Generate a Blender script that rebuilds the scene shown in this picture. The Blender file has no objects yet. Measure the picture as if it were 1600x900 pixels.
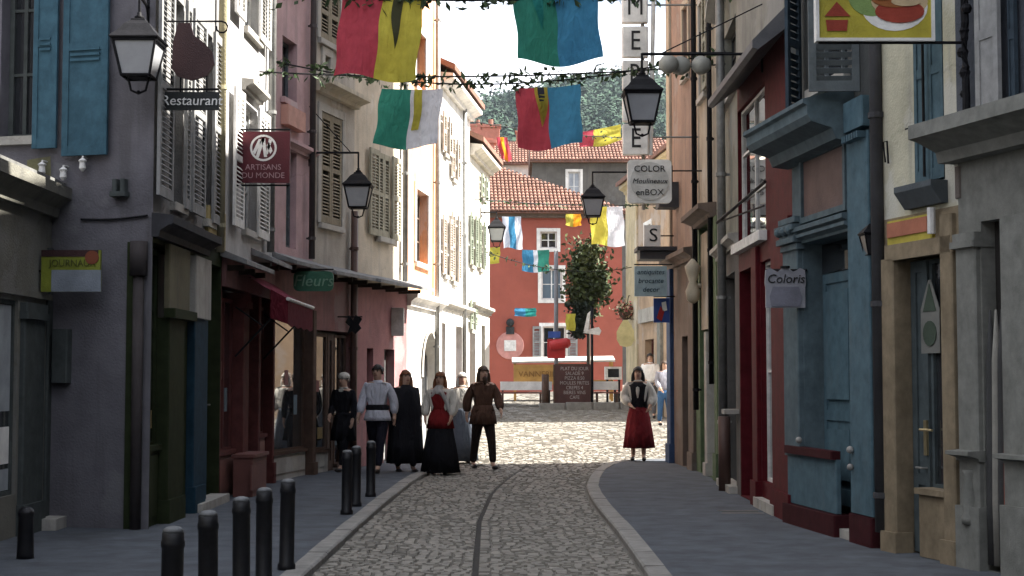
import bpy, bmesh, math, random
from mathutils import Vector, Matrix
R = math.radians
random.seed(7)
sc = bpy.context.scene
col = sc.collection

# ------------------------------------------------------------------ camera, sky, sun, exposure
FP, CH = 2400.0, 1.55                      # focal length in photo pixels (1600 wide), eye height
PITCH = math.atan(143 / FP)
cam_d = bpy.data.cameras.new('camera')
cam_d.sensor_width = 36; cam_d.lens = 36 * FP / 1600
cam_d.clip_start = 0.1; cam_d.clip_end = 6000
cam = bpy.data.objects.new('camera', cam_d); col.objects.link(cam)
cam.location = (0, 0, CH); cam.rotation_euler = (R(90) + PITCH, 0, 0)
sc.camera = cam
SUN_EL, SUN_AZ = R(49), R(88)              # azimuth clockwise from +Y (the way the camera looks)
world = bpy.data.worlds.new('World'); sc.world = world; world.use_nodes = True
wn, wl = world.node_tree.nodes, world.node_tree.links
bg = wn['Background']
sky = wn.new('ShaderNodeTexSky'); sky.sky_type = 'NISHITA'; sky.sun_disc = False
sky.sun_elevation = SUN_EL; sky.sun_rotation = SUN_AZ; sky.air_density = 1.0; sky.dust_density = 2.0
tc = wn.new('ShaderNodeTexCoord'); mp = wn.new('ShaderNodeMapping'); mp.inputs['Scale'].default_value = (1, 1, 2.6)
cn = wn.new('ShaderNodeTexNoise'); cn.inputs['Scale'].default_value = 3.0; cn.inputs['Detail'].default_value = 7
cr = wn.new('ShaderNodeValToRGB'); cr.color_ramp.elements[0].position = .38; cr.color_ramp.elements[1].position = .62
mx = wn.new('ShaderNodeMixRGB'); mx.inputs['Color2'].default_value = (11, 11.3, 12, 1)
wl.new(tc.outputs['Generated'], mp.inputs[0]); wl.new(mp.outputs[0], cn.inputs[0]); wl.new(cn.outputs[0], cr.inputs[0])
wl.new(cr.outputs[0], mx.inputs['Fac']); wl.new(sky.outputs[0], mx.inputs['Color1']); wl.new(mx.outputs[0], bg.inputs[0])
bg.inputs[1].default_value = 0.052
sun_d = bpy.data.lights.new('sun', 'SUN'); sun_d.energy = 5.0; sun_d.angle = R(.5); sun_d.color = (1, .95, .87)
sun = bpy.data.objects.new('sun', sun_d); col.objects.link(sun)
sdir = Vector((math.sin(SUN_AZ) * math.cos(SUN_EL), math.cos(SUN_AZ) * math.cos(SUN_EL), math.sin(SUN_EL)))
sun.rotation_euler = sdir.to_track_quat('Z', 'Y').to_euler(); sun.location = (30, 20, 40)
vs = sc.view_settings; vs.view_transform = 'Standard'; vs.look = 'None'; vs.gamma = 1; vs.use_curve_mapping = False
vs.exposure = 2.3
sc.render.engine = 'CYCLES'; cy = sc.cycles
sc.render.filter_size = 1.8; cy.use_denoising = True; cy.max_bounces = 6; cy.diffuse_bounces = 4; cy.glossy_bounces = 3; cy.transmission_bounces = 4
cy.caustics_reflective = False; cy.caustics_refractive = False; cy.sample_clamp_indirect = 6

# ------------------------------------------------------------------ materials
def principled(name):
    m = bpy.data.materials.new(name); m.use_nodes = True
    return m, m.node_tree.nodes, m.node_tree.links, m.node_tree.nodes['Principled BSDF']
def surf(name, c, rough=.8, var=.18, scale=3.0, bump=.25, bscale=60, metal=0.0, stain=None, stain_amt=.35, stain_scale=.9, spec=.3, island=0.0, streak=1.0):
    """plaster, paint, stone, metal: base colour, mottling, weather stains with a shape of their own, fine relief"""
    m, n, l, b = principled(name)
    g = n.new('ShaderNodeNewGeometry')
    t1 = n.new('ShaderNodeTexNoise'); t1.inputs['Scale'].default_value = scale; t1.inputs['Detail'].default_value = 6; t1.inputs['Roughness'].default_value = .65
    l.new(g.outputs['Position'], t1.inputs['Vector'])
    r1 = n.new('ShaderNodeValToRGB')
    lo = [max(0, x * (1 - var * 1.6)) for x in c]; hi = [min(1, x * (1 + var)) for x in c]
    r1.color_ramp.elements[0].position = .3; r1.color_ramp.elements[0].color = (*lo, 1)
    r1.color_ramp.elements[1].position = .72; r1.color_ramp.elements[1].color = (*hi, 1)
    l.new(t1.outputs[0], r1.inputs[0]); out = r1.outputs[0]
    if stain is None: stain = [x * .42 for x in c]
    mp_ = n.new('ShaderNodeMapping'); mp_.inputs['Scale'].default_value = (1, 1, streak)
    l.new(g.outputs['Position'], mp_.inputs[0])
    t2 = n.new('ShaderNodeTexNoise'); t2.inputs['Scale'].default_value = stain_scale; t2.inputs['Detail'].default_value = 9; t2.inputs['Roughness'].default_value = .72
    l.new(mp_.outputs[0], t2.inputs['Vector'])
    r2 = n.new('ShaderNodeValToRGB'); r2.color_ramp.elements[0].position = .52; r2.color_ramp.elements[1].position = .68
    r2.color_ramp.elements[1].color = (stain_amt, stain_amt, stain_amt, 1)
    l.new(t2.outputs[0], r2.inputs[0])
    mx_ = n.new('ShaderNodeMixRGB'); mx_.inputs['Color2'].default_value = (*stain, 1)
    l.new(r2.outputs[0], mx_.inputs['Fac']); l.new(out, mx_.inputs['Color1']); out = mx_.outputs[0]
    if island:
        hs = n.new('ShaderNodeHueSaturation'); mr = n.new('ShaderNodeMapRange')
        mr.inputs['To Min'].default_value = 1 - island; mr.inputs['To Max'].default_value = 1 + island
        l.new(g.outputs['Random Per Island'], mr.inputs[0]); l.new(mr.outputs[0], hs.inputs['Value']); l.new(out, hs.inputs['Color']); out = hs.outputs[0]
    l.new(out, b.inputs['Base Color'])
    t3 = n.new('ShaderNodeTexNoise'); t3.inputs['Scale'].default_value = bscale; t3.inputs['Detail'].default_value = 4
    l.new(g.outputs['Position'], t3.inputs['Vector'])
    bp = n.new('ShaderNodeBump'); bp.inputs['Strength'].default_value = bump; bp.inputs['Distance'].default_value = .02
    l.new(t3.outputs[0], bp.inputs['Height']); l.new(bp.outputs[0], b.inputs['Normal'])
    b.inputs['Roughness'].default_value = rough; b.inputs['Metallic'].default_value = metal
    b.inputs['Specular IOR Level'].default_value = spec
    return m
def cloth(name, c, trans=.35, rough=.9, var=.12):
    m, n, l, b = principled(name)
    g = n.new('ShaderNodeNewGeometry'); t = n.new('ShaderNodeTexNoise'); t.inputs['Scale'].default_value = 9; t.inputs['Detail'].default_value = 5
    l.new(g.outputs['Position'], t.inputs[0]); r = n.new('ShaderNodeValToRGB')
    r.color_ramp.elements[0].position = .3; r.color_ramp.elements[1].position = .7
    r.color_ramp.elements[0].color = (*[x * (1 - var) for x in c], 1); r.color_ramp.elements[1].color = (*[min(1, x * (1 + var)) for x in c], 1)
    l.new(t.outputs[0], r.inputs[0]); l.new(r.outputs[0], b.inputs['Base Color']); b.inputs['Roughness'].default_value = rough
    b.inputs['Specular IOR Level'].default_value = .1
    mp_ = n.new('ShaderNodeMapping'); mp_.inputs['Scale'].default_value = (1, 1, .35); l.new(g.outputs['Position'], mp_.inputs[0]); w = n.new('ShaderNodeTexNoise'); w.inputs['Scale'].default_value = 13; w.inputs['Detail'].default_value = 3; w.inputs['Distortion'].default_value = 1.2
    l.new(mp_.outputs[0], w.inputs[0]); bp = n.new('ShaderNodeBump'); bp.inputs['Strength'].default_value = .9; bp.inputs['Distance'].default_value = .05; l.new(w.outputs[0], bp.inputs['Height']); l.new(bp.outputs[0], b.inputs['Normal'])
    if trans > 0:
        ts = n.new('ShaderNodeBsdfTranslucent'); l.new(r.outputs[0], ts.inputs[0]); ms = n.new('ShaderNodeMixShader'); ms.inputs[0].default_value = trans
        l.new(b.outputs[0], ms.inputs[1]); l.new(ts.outputs[0], ms.inputs[2]); l.new(ms.outputs[0], n['Material Output'].inputs[0])
    return m
def glassy(name, c=(.02, .022, .025), rough=.04, spec=.8, wave=.05):
    m, n, l, b = principled(name)
    b.inputs['Base Color'].default_value = (*c, 1); b.inputs['Roughness'].default_value = rough; b.inputs['Specular IOR Level'].default_value = spec
    g = n.new('ShaderNodeNewGeometry'); t = n.new('ShaderNodeTexNoise'); t.inputs['Scale'].default_value = 2.2
    l.new(g.outputs['Position'], t.inputs[0]); bp = n.new('ShaderNodeBump'); bp.inputs['Strength'].default_value = wave; bp.inputs['Distance'].default_value = .01
    l.new(t.outputs[0], bp.inputs['Height']); l.new(bp.outputs[0], b.inputs['Normal'])
    return m
def weather(m, c):
    """rain drips, repaired patches and hairline cracks over a rendered wall"""
    n, l = m.node_tree.nodes, m.node_tree.links; b = n['Principled BSDF']; src = b.inputs['Base Color'].links[0].from_socket; g = n.new('ShaderNodeNewGeometry')
    def layer(scale, nscale, lo, hi, amt, colr, src, kind='noise'):
        mp_ = n.new('ShaderNodeMapping'); mp_.inputs['Scale'].default_value = scale; l.new(g.outputs['Position'], mp_.inputs[0])
        t = n.new('ShaderNodeTexNoise' if kind == 'noise' else 'ShaderNodeTexVoronoi'); t.inputs['Scale'].default_value = nscale
        if kind == 'noise': t.inputs['Detail'].default_value = 6; t.inputs['Roughness'].default_value = .6
        else:
            t.feature = 'DISTANCE_TO_EDGE'; w = n.new('ShaderNodeTexNoise'); w.inputs['Scale'].default_value = 2.5; w.inputs['Detail'].default_value = 5; l.new(g.outputs['Position'], w.inputs[0]); mx_ = n.new('ShaderNodeMixRGB'); mx_.inputs[0].default_value = .35; l.new(mp_.outputs[0], mx_.inputs[1]); l.new(w.outputs[1], mx_.inputs[2])
        l.new(mp_.outputs[0] if kind == 'noise' else mx_.outputs[0], t.inputs['Vector']); r = n.new('ShaderNodeValToRGB'); r.color_ramp.elements[0].position = lo; r.color_ramp.elements[1].position = hi
        e0, e1 = ((0, amt) if kind == 'noise' else (amt, 0)); r.color_ramp.elements[0].color = (e0, e0, e0, 1); r.color_ramp.elements[1].color = (e1, e1, e1, 1); l.new(t.outputs[0], r.inputs[0])
        x = n.new('ShaderNodeMixRGB'); x.inputs['Color2'].default_value = (*colr, 1); l.new(r.outputs[0], x.inputs[0]); l.new(src, x.inputs[1]); return x.outputs[0]
    grey = sum(c) / 3
    src = layer((1, 1, .07), 5.5, .53, .72, .62, [grey * .4 + x * .12 for x in c], src)
    src = layer((1, 1, 1), .75, .58, .615, .6, [min(.8, grey * .75 + x * .45) for x in c], src)
    src = layer((1, 1, 1), .4, .0, .005, .3, [x * .4 for x in c], src, 'crack')
    l.new(src, b.inputs['Base Color']); m['weathered'] = 1; return m
PAL = {}
def C(key, c=None, **k):
    if key not in PAL: PAL[key] = surf(key, c, **k)
    return PAL[key]
def wallm(key, c, **k):
    m = C(key, c, rough=.92, var=k.pop('var', .16), scale=2.2, bump=.4, bscale=45, stain_amt=k.pop('stain_amt', .5), streak=.45, **k)
    return m if c is None or 'weathered' in m else weather(m, c)
def woodp(key, c, **k): return C(key, c, rough=k.pop('rough', .68), spec=.05, var=.18, scale=7, bump=.12, bscale=80, stain_amt=.35, stain_scale=2.5, streak=.35, **k)
GLASS = glassy('window_glass'); SHOPGLASS = glassy('shop_glass', (.03, .032, .034), .02, 1.0, .02); SHOPGLASS.node_tree.nodes['Principled BSDF'].inputs['Coat Weight'].default_value = 1.0
CURTAIN = surf('net_curtain', (.30, .31, .32), .8, .1, 12, .1)
IRON = surf('black_iron', (.011, .011, .013), .6, .3, 20, .2, 90, 0, spec=.12)
ZINC = surf('zinc_pipe', (.24, .24, .23), .5, .2, 8, .1, 50, .4)
LAMPGLASS = surf('lamp_glass', (.33, .34, .355), .35, .06, 6, .02, 30)
STONE = wallm('stone_trim', (.40, .38, .34)); CREAMSTONE = wallm('cream_stone', (.50, .45, .35))
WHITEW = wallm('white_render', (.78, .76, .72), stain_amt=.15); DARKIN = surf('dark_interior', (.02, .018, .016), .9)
WHITEP = woodp('white_paint', (.72, .71, .68)); TILE = surf('clay_tile', (.21, .108, .078), .85, .25, 2.5, .3, 40, island=.22, stain=(.13, .085, .065))
TEXTW = surf('letter_white', (.75, .74, .72), .6, .05); TEXTK = surf('letter_black', (.02, .02, .02), .6, .05)

# ------------------------------------------------------------------ mesh helpers
class MB:
    def __init__(s): s.v = []; s.f = []
    def add(s, vs_, fs):
        o = len(s.v); s.v += [tuple(p) for p in vs_]; s.f += [[i + o for i in q] for q in fs]; return s
    def box(s, x0, x1, y0, y1, z0, z1):
        if x0 > x1: x0, x1 = x1, x0
        if y0 > y1: y0, y1 = y1, y0
        if z0 > z1: z0, z1 = z1, z0
        return s.add([(x0, y0, z0), (x1, y0, z0), (x1, y1, z0), (x0, y1, z0), (x0, y0, z1), (x1, y0, z1), (x1, y1, z1), (x0, y1, z1)],
                     [(3, 2, 1, 0), (4, 5, 6, 7), (0, 1, 5, 4), (1, 2, 6, 5), (2, 3, 7, 6), (3, 0, 4, 7)])
    def cbox(s, x0, x1, y0, y1, z0, z1, b=.01):
        """box with chamfered vertical and front edges"""
        if y0 > y1: y0, y1 = y1, y0
        pr = [(x0 + b, y0), (x1 - b, y0), (x1, y0 + b), (x1, y1), (x0, y1), (x0, y0 + b)]
        n = 6; vs_ = [(x, y, z0) for x, y in pr] + [(x, y, z1) for x, y in pr]
        return s.add(vs_, [list(range(n))[::-1], list(range(n, 2 * n))] + [(i, (i + 1) % n, n + (i + 1) % n, n + i) for i in range(n)])
    def quad(s, a, b, c, d): return s.add([a, b, c, d], [(0, 1, 2, 3)])
    def profile(s, pts, x0, x1):
        """closed (y,z) outline extruded along x"""
        n = len(pts); vs_ = [(x0, y, z) for y, z in pts] + [(x1, y, z) for y, z in pts]
        return s.add(vs_, [list(range(n)), list(range(n, 2 * n))[::-1]] + [(i, n + i, n + (i + 1) % n, (i + 1) % n) for i in range(n)])
    def plate(s, pts, y0, y1):
        """closed (x,z) outline with thickness along y"""
        n = len(pts); vs_ = [(x, y0, z) for x, z in pts] + [(x, y1, z) for x, z in pts]
        return s.add(vs_, [list(range(n)), list(range(n, 2 * n))[::-1]] + [(i, n + i, n + (i + 1) % n, (i + 1) % n) for i in range(n)])
    def tube(s, pts, r, n=8, r2=None):
        pts = [Vector(p) for p in pts]; m = len(pts); rings = []
        for i, p in enumerate(pts):
            d = (pts[min(i + 1, m - 1)] - pts[max(i - 1, 0)]).normalized()
            a = d.cross(Vector((0, 0, 1))); a = a.normalized() if a.length > .05 else Vector((1, 0, 0)); b = d.cross(a).normalized()
            rr = r if r2 is None else r + (r2 - r) * i / (m - 1)
            rings.append([p + a * rr * math.cos(2 * math.pi * k / n) + b * rr * math.sin(2 * math.pi * k / n) for k in range(n)])
        fs = [(i * n + k, i * n + (k + 1) % n, (i + 1) * n + (k + 1) % n, (i + 1) * n + k) for i in range(m - 1) for k in range(n)]
        return s.add([q for g in rings for q in g], fs + [list(range(n))[::-1], list(range((m - 1) * n, m * n))])
    def lathe(s, prof, n=16, c=(0, 0, 0), rot=0., sy=1., fold=0, amp=0.):
        vs_ = []
        for i, (r, z) in enumerate(prof):
            for k in range(n):
                t = 2 * math.pi * k / n + rot; q = r * (1 + (amp * (i / (len(prof) - 1)) * (math.sin(fold * t + .3 * i) + .7 * math.sin((fold - 4) * t + 1.3) + .5 * math.sin((fold + 6) * t + 2 + .2 * i)) if fold else 0))
                vs_.append((c[0] + q * math.cos(t), c[1] + q * math.sin(t) * sy, c[2] + z))
        m = len(prof)
        fs = [(i * n + k, i * n + (k + 1) % n, (i + 1) * n + (k + 1) % n, (i + 1) * n + k) for i in range(m - 1) for k in range(n)]
        return s.add(vs_, fs + [list(range(n))[::-1], list(range((m - 1) * n, m * n))])
    def ball(s, c, r, n=8, sx=1, sy=1, sz=1):
        pr = [(max(1e-4, math.sin(math.pi * i / n)), -math.cos(math.pi * i / n)) for i in range(n + 1)]
        vs_ = [(c[0] + sx * r * a * math.cos(2 * math.pi * k / (2 * n)), c[1] + sy * r * a * math.sin(2 * math.pi * k / (2 * n)), c[2] + sz * r * b) for a, b in pr for k in range(2 * n)]
        m = 2 * n
        return s.add(vs_, [(i * m + k, i * m + (k + 1) % m, (i + 1) * m + (k + 1) % m, (i + 1) * m + k) for i in range(n) for k in range(m)])
    def mesh(s, name, mat, smooth=False):
        me = bpy.data.meshes.new(name); me.from_pydata(s.v, [], s.f)
        if mat: me.materials.append(mat)
        if smooth: me.polygons.foreach_set('use_smooth', [True] * len(me.polygons))
        me.update(); return me
    def build(s, name, mat, parent=None, matrix=None, smooth=False):
        return link(name, s.mesh(name, mat, smooth), parent, matrix)
def link(name, me, parent=None, matrix=None):
    o = bpy.data.objects.new(name, me); col.objects.link(o); o.parent = parent
    if matrix is not None: o.matrix_basis = matrix
    return o
def tag(o, label=None, cat=None, group=None, kind=None):
    if label: o['label'] = label
    if cat: o['category'] = cat
    if group: o['group'] = group
    if kind: o['kind'] = kind
    return o
def thing(name, label, cat, loc=(0, 0, 0), rz=0., group=None):
    o = bpy.data.objects.new(name, None); col.objects.link(o); o.empty_display_size = .2
    o.location = loc; o.rotation_euler = (0, 0, rz)
    return tag(o, label, cat, group)
def mat_of(o): return Matrix.Translation(o.location) @ o.rotation_euler.to_matrix().to_4x4()
def struct(name, mb, mat, **k): return tag(mb.build(name, mat, **k), kind='structure')
def ray(px, py):
    a = (450 - py) / FP
    return Vector(((px - 800) / FP, math.cos(PITCH) - a * math.sin(PITCH), math.sin(PITCH) + a * math.cos(PITCH)))
def at(px, py, Y):
    """where the sight line to a photo pixel is Y metres down the street"""
    d = ray(px, py); return Vector((0, 0, CH)) + d * (Y / d.y)
def gz(y): return 0 if y < 27 else (.019 * (y - 27) ** 2 / 2 if y < 29 else .038 * (y - 28))
def text(name, body, mat, size, parent, pos, sx=1., extrude=.004, shear=0., align='CENTER', matrix=None):
    cu = bpy.data.curves.new(name, 'FONT'); cu.body = body; cu.size = size; cu.extrude = extrude; cu.align_x = align; cu.align_y = 'CENTER'; cu.shear = shear; cu.resolution_u = 3
    o = bpy.data.objects.new('tmp', cu); col.objects.link(o)
    dg = bpy.context.evaluated_depsgraph_get(); me = bpy.data.meshes.new_from_object(o.evaluated_get(dg)); bpy.data.objects.remove(o)
    me.name = name; me.materials.clear(); me.materials.append(mat)
    M = Matrix.Translation(pos) @ Matrix.Rotation(R(90), 4, 'X') @ Matrix.Diagonal((sx, 1, 1, 1))
    me.transform(M if matrix is None else matrix @ M); return link(name, me, parent)

# ------------------------------------------------------------------ facades: x along the wall, -y towards the street, z up
class Fac:
    def __init__(s, root, A, B):
        s.root = root; s.A = Vector((A[0], A[1], 0)); d = Vector((B[0] - A[0], B[1] - A[1], 0)); s.L = d.length
        s.M = Matrix.Translation(s.A) @ Matrix.Rotation(math.atan2(d.y, d.x), 4, 'Z'); s.Mi = mat_of(root).inverted() @ s.M
        s.inv = s.M.inverted(); s.n = (s.M.to_3x3() @ Vector((0, -1, 0)))
    def uz(s, px, py, w=0.):
        d = ray(px, py); c = Vector((0, 0, CH)); q = s.A + s.n * w
        p = s.inv @ (c + d * ((q - c).dot(s.n) / d.dot(s.n))); return p.x, p.z
    def rect(s, px0, px1, pt, pb, w=0.):
        pm, vm = (px0 + px1) / 2, (pt + pb) / 2
        return s.uz(px0, vm, w)[0], s.uz(px1, vm, w)[0], s.uz(pm, pb, w)[1], s.uz(pm, pt, w)[1]
    def mk(s, mb, name, mat, parent=None, smooth=False):
        return mb.build(name, mat, parent or s.root, None if parent else s.Mi, smooth)
    def box(s, name, u0, u1, z0, z1, w0, w1, mat, parent=None):
        return s.mk(MB().cbox(u0, u1, -max(w0, w1), -min(w0, w1), z0, z1, min(.012, abs(u1 - u0) / 5)), name, mat, parent)
    def wall(s, z0, z1, mat, holes=(), name='wall', depth=.26, u0=0., u1=None):
        u1 = s.L if u1 is None else u1
        us = sorted({u0, u1, *[min(max(h[0], u0), u1) for h in holes], *[min(max(h[1], u0), u1) for h in holes]})
        zs = sorted({z0, z1, *[min(max(h[2], z0), z1) for h in holes], *[min(max(h[3], z0), z1) for h in holes]})
        def full(i, j):
            if i < 0 or j < 0 or i >= len(us) - 1 or j >= len(zs) - 1: return True
            cu, cz = (us[i] + us[i + 1]) / 2, (zs[j] + zs[j + 1]) / 2
            return not any(h[0] < cu < h[1] and h[2] < cz < h[3] for h in holes)
        m = MB()
        for i in range(len(us) - 1):
            for j in range(len(zs) - 1):
                a, b, c, d = us[i], us[i + 1], zs[j], zs[j + 1]
                if full(i, j): m.quad((a, 0, c), (b, 0, c), (b, 0, d), (a, 0, d))
                else:
                    if full(i - 1, j): m.quad((a, 0, c), (a, 0, d), (a, depth, d), (a, depth, c))
                    if full(i + 1, j): m.quad((b, 0, d), (b, 0, c), (b, depth, c), (b, depth, d))
                    if full(i, j - 1): m.quad((b, 0, c), (a, 0, c), (a, depth, c), (b, depth, c))
                    if full(i, j + 1): m.quad((a, 0, d), (b, 0, d), (b, depth, d), (a, depth, d))
        return s.mk(m, name, mat)
    def body(s, h, d, mat, name='rear_wall', z0=-.3, u0=.003, u1=.003): return s.mk(MB().box(u0, s.L - u1, .27, d, z0, h), name, mat)
    def roof(s, h, d, over=.35, rise=1.6, mat=None, name='roof'):
        t = .12; m = MB()
        m.profile([(-over, h), (-over, h + t), (d / 2, h + rise + t), (d + over, h + t), (d + over, h), (d / 2, h + rise)], -.12, s.L + .12)
        return s.mk(m, name, mat or TILE)
    def window(s, r, fm, nx=2, nz=2, rec=.12, fr=.055, pane=None, sill=None, name='window', surround=None, sill_out=.07):
        u0, u1, z0, z1 = r; m = MB()
        m.box(u0 + .001, u1 - .001, rec, rec + .06, z0 + .001, z0 + fr).box(u0 + .001, u1 - .001, rec, rec + .06, z1 - fr, z1 - .001)
        m.box(u0 + .001, u0 + fr, rec + .001, rec + .059, z0 + fr, z1 - fr).box(u1 - fr, u1 - .001, rec + .001, rec + .059, z0 + fr, z1 - fr)
        for i in range(1, nx): c = u0 + (u1 - u0) * i / nx; m.box(c - .022, c + .022, rec + .004, rec + .05, z0 + fr, z1 - fr)
        for j in range(1, nz): c = z0 + (z1 - z0) * j / nz; m.box(u0 + fr, u1 - fr, rec + .008, rec + .046, c - .015, c + .015)
        w = s.mk(m, name, fm)
        for i in range(nx):
            for j in range(nz):
                a = u0 + (u1 - u0) * i / nx; b = u0 + (u1 - u0) * (i + 1) / nx; c = z0 + (z1 - z0) * j / nz; d = z0 + (z1 - z0) * (j + 1) / nz
                MB().box(a + .01, b - .01, rec + .03, rec + .036, c + .006, d - .006).build('pane', pane or GLASS, w)
        if sill: MB().cbox(u0 - .07, u1 + .07, -sill_out, .1, z0 - .09, z0 - .001).build('sill', sill, w)
        if surround:
            t = .13; q = MB().box(u0 - t, u0 - .001, -.03, -.002, z0, z1).box(u1 + .001, u1 + t, -.03, -.002, z0, z1).box(u0 - t, u1 + t, -.034, -.002, z1, z1 + t)
            if not sill: q.box(u0 - t, u1 + t, -.034, -.002, z0 - t, z0)
            q.build('surround', surround, w)
        return w
    def shutter(s, u0, u1, z0, z1, mat, w=.03, slats=True, single=False, tilt=0., name='shutter', label=None, panels=0, pitch=.055):
        """one leaf; slats joined into the leaf unless single"""
        st = min(.07, (u1 - u0) * .2); T = .035; W, H = u1 - u0, z1 - z0; m = MB()
        m.box(0, st, -T, 0, 0, H).box(W - st, W, -T, 0, 0, H).box(st, W - st, -T + .002, -.002, 0, .1).box(st, W - st, -T + .002, -.002, H - .1, H).box(st, W - st, -T + .002, -.002, H * .5 - .04, H * .5 + .04)
        sl = MB().add([(st, -T, .0), (W - st, -T, .0), (W - st, -.006, pitch * .62), (st, -.006, pitch * .62), (st, -T + .008, -.004), (W - st, -T + .008, -.004), (W - st, .0, pitch * .57), (st, .0, pitch * .57)],
                      [(0, 1, 2, 3), (7, 6, 5, 4), (0, 4, 5, 1), (2, 6, 7, 3), (0, 3, 7, 4), (1, 5, 6, 2)])
        zz = [.1 + pitch * k for k in range(int((H - .2) / pitch)) if not (H * .5 - .04 - pitch < .1 + pitch * k < H * .5 + .04)]
        if panels: m.box(st, W - st, -T + .012, -.006, .1, H - .1)
        elif not slats or not single:
            if slats:
                for z in zz: m.add([(a, b, c + z) for a, b, c in sl.v], sl.f)
            else: m.box(st, W - st, -T + .012, -.006, .1, H - .1)
        o = s.mk(m, name, mat); o.matrix_basis = s.Mi @ Matrix.Translation((u0, -w, z0)) @ Matrix.Rotation(tilt, 4, 'Z')
        if slats and single:
            me = sl.mesh('slat', mat)
            for z in zz: link('slat', me, o, Matrix.Translation((0, 0, z)))
        if panels:
            for (a, b) in panels:
                for k in range(3): MB().box(st + .02, W - st - .02, -T - .012, -T + .01, a + k * .055, a + .026 + k * .055).build('slat', mat, o)
        if label: o['label'] = label
        return o
    def pipe(s, px, py0, py1, r, mat, w=.09, name='drainpipe', z0=None, z1=None):
        u = s.uz(px, (py0 + py1) / 2, w)[0]; za = s.uz(px, py0, w)[1] if z1 is None else z1; zb = s.uz(px, py1, w)[1] if z0 is None else z0
        m = MB().tube([(u, -w, zb), (u, -w, za)], r, 10)
        o = s.mk(m, name, mat, smooth=True); k = zb + .3; cm_ = MB().tube([(u, -w, 0), (u, -w, .05)], r * 1.25, 10).box(u - .012, u + .012, -w, 0, .01, .04).mesh('clamp', mat)
        while k < za: link('clamp', cm_, o, Matrix.Translation((0, 0, k))); k += 1.7
        return o
    def cornice(s, u0, u1, z, out, h, mat, name='cornice', parent=None):
        m = MB().profile([(0, z), (-out * .35, z), (-out * .4, z + h * .3), (-out * .8, z + h * .55), (-out, z + h * .62), (-out, z + h), (0, z + h * 1.12)], u0, u1)
        return s.mk(m, name, mat, parent)
# ------------------------------------------------------------------ ground, road, kerbs
def lerp(tab, y):
    if y <= tab[0][0]: return tab[0][1]
    for (a, b), (c, d) in zip(tab, tab[1:]):
        if y <= c: t = (y - a) / (c - a); return b + (d - b) * t
    return tab[-1][1]
KL = [(-4, -1.61), (12.1, -1.61), (16, -1.6), (18.9, -1.57), (22.7, -1.50), (24.5, -1.42), (26, -1.30), (27.5, -1.14), (28.6, -1.0)]
KR = [(-4, 1.05), (12.1, 1.06), (15.4, 1.06), (18.5, 1.02), (20.4, 1.02), (22, 1.06), (23.7, 1.18), (25, 1.30), (26.2, 1.44), (27.3, 1.62), (28.2, 1.86), (28.7, 2.2), (28.9, 2.7), (29.0, 3.4)]
GUT = [(-4, -.27), (12.1, -.29), (17, -.36), (21, -.28), (23, -.16), (25, .0), (28, .3), (30, .5)]
ASPH = surf('pavement_asphalt', (.098, .109, .125), .9, .22, 3, .6, 220, stain=(.06, .063, .07), stain_amt=.7, stain_scale=.9)
BED = surf('joint_sand', (.165, .153, .132), .95, .3, 20, .4, 150)
SETT = surf('sett_stone', (.225, .208, .178), .75, .2, 11, .2, 130, island=.14, stain=(.07, .065, .06), stain_scale=2.2)
KERBM = surf('kerb_stone', (.25, .24, .22), .8, .2, 6, .4, 90, stain=(.12, .115, .105), stain_scale=2)
EARTH = surf('earth', (.12, .11, .08), .95, .3, .5, .2, 5)
ys = [-60, -20, 0, 10, 20, 26] + [27 + .5 * i for i in range(5)] + [30, 40, 60, 90]
m = MB(); xs = [-700, -60, -10, 0, 10, 60, 700]
ys2 = ys + [150, 300, 900, 3000]
for y in ys2:
    for x in xs: m.v.append((x, y, gz(min(y, 62)) - .10))
for j in range(len(ys2) - 1):
    for i in range(len(xs) - 1): a = j * len(xs) + i; m.f.append((a, a + 1, a + 1 + len(xs), a + len(xs)))
struct('ground', m, EARTH)
m = MB(); yy = [-6 + .5 * i for i in range(140)]
for a, b in zip(yy, yy[1:]): m.quad((-6, a, gz(a) - .02), (9, a, gz(a) - .02), (9, b, gz(b) - .02), (-6, b, gz(b) - .02))
road = struct('road', m, BED)
m = MB(); rnd = random.Random(3); y = 6.5
while y < 58:
    near = y < 29.2; pit = .112 if y < 32 else .2
    if near: xa, xb = (lerp(KL, y) + .02 if y < 28.6 else -3.4), min(lerp(KR, y) - .02, 3.4)
    else: xa, xb = -3.2 + max(0, (y - 30) * .14), 5.2
    x = xa + rnd.uniform(-.02, .03)
    while x < xb - .03:
        w = min(rnd.uniform(.085, .125) * (1 if y < 32 else 1.6), xb - x); g = lerp(GUT, y)
        if y < 27.5 and x < g + .014 and x + w > g - .014:
            if x < g - .06: w = g - .014 - x
            else: x = g + .014; continue
        z = gz(y) + rnd.uniform(-.0035, .0035); h = pit * .485; cy_ = y + rnd.uniform(-.015, .015) + .012 * math.sin(x * 3 + y)
        tx, ty = rnd.uniform(-.004, .004), rnd.uniform(-.005, .005); e = .009; cx = x + w / 2; hw = w / 2 - .007
        top = [(cx - hw + e, cy_ - h + e, z - tx - ty), (cx + hw - e, cy_ - h + e, z + tx - ty), (cx + hw - e, cy_ + h - e, z + tx + ty), (cx - hw + e, cy_ + h - e, z - tx + ty)]
        bot = [(cx - hw, cy_ - h, z - .03), (cx + hw, cy_ - h, z - .03), (cx + hw, cy_ + h, z - .03), (cx - hw, cy_ + h, z - .03)]
        m.add(top + bot, [(0, 1, 2, 3), (4, 5, 1, 0), (5, 6, 2, 1), (6, 7, 3, 2), (7, 4, 0, 3)]); x += w
    y += pit
tag(m.build('road_setts', SETT, road), kind='stuff')
m = MB(); y = 6.5
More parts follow.
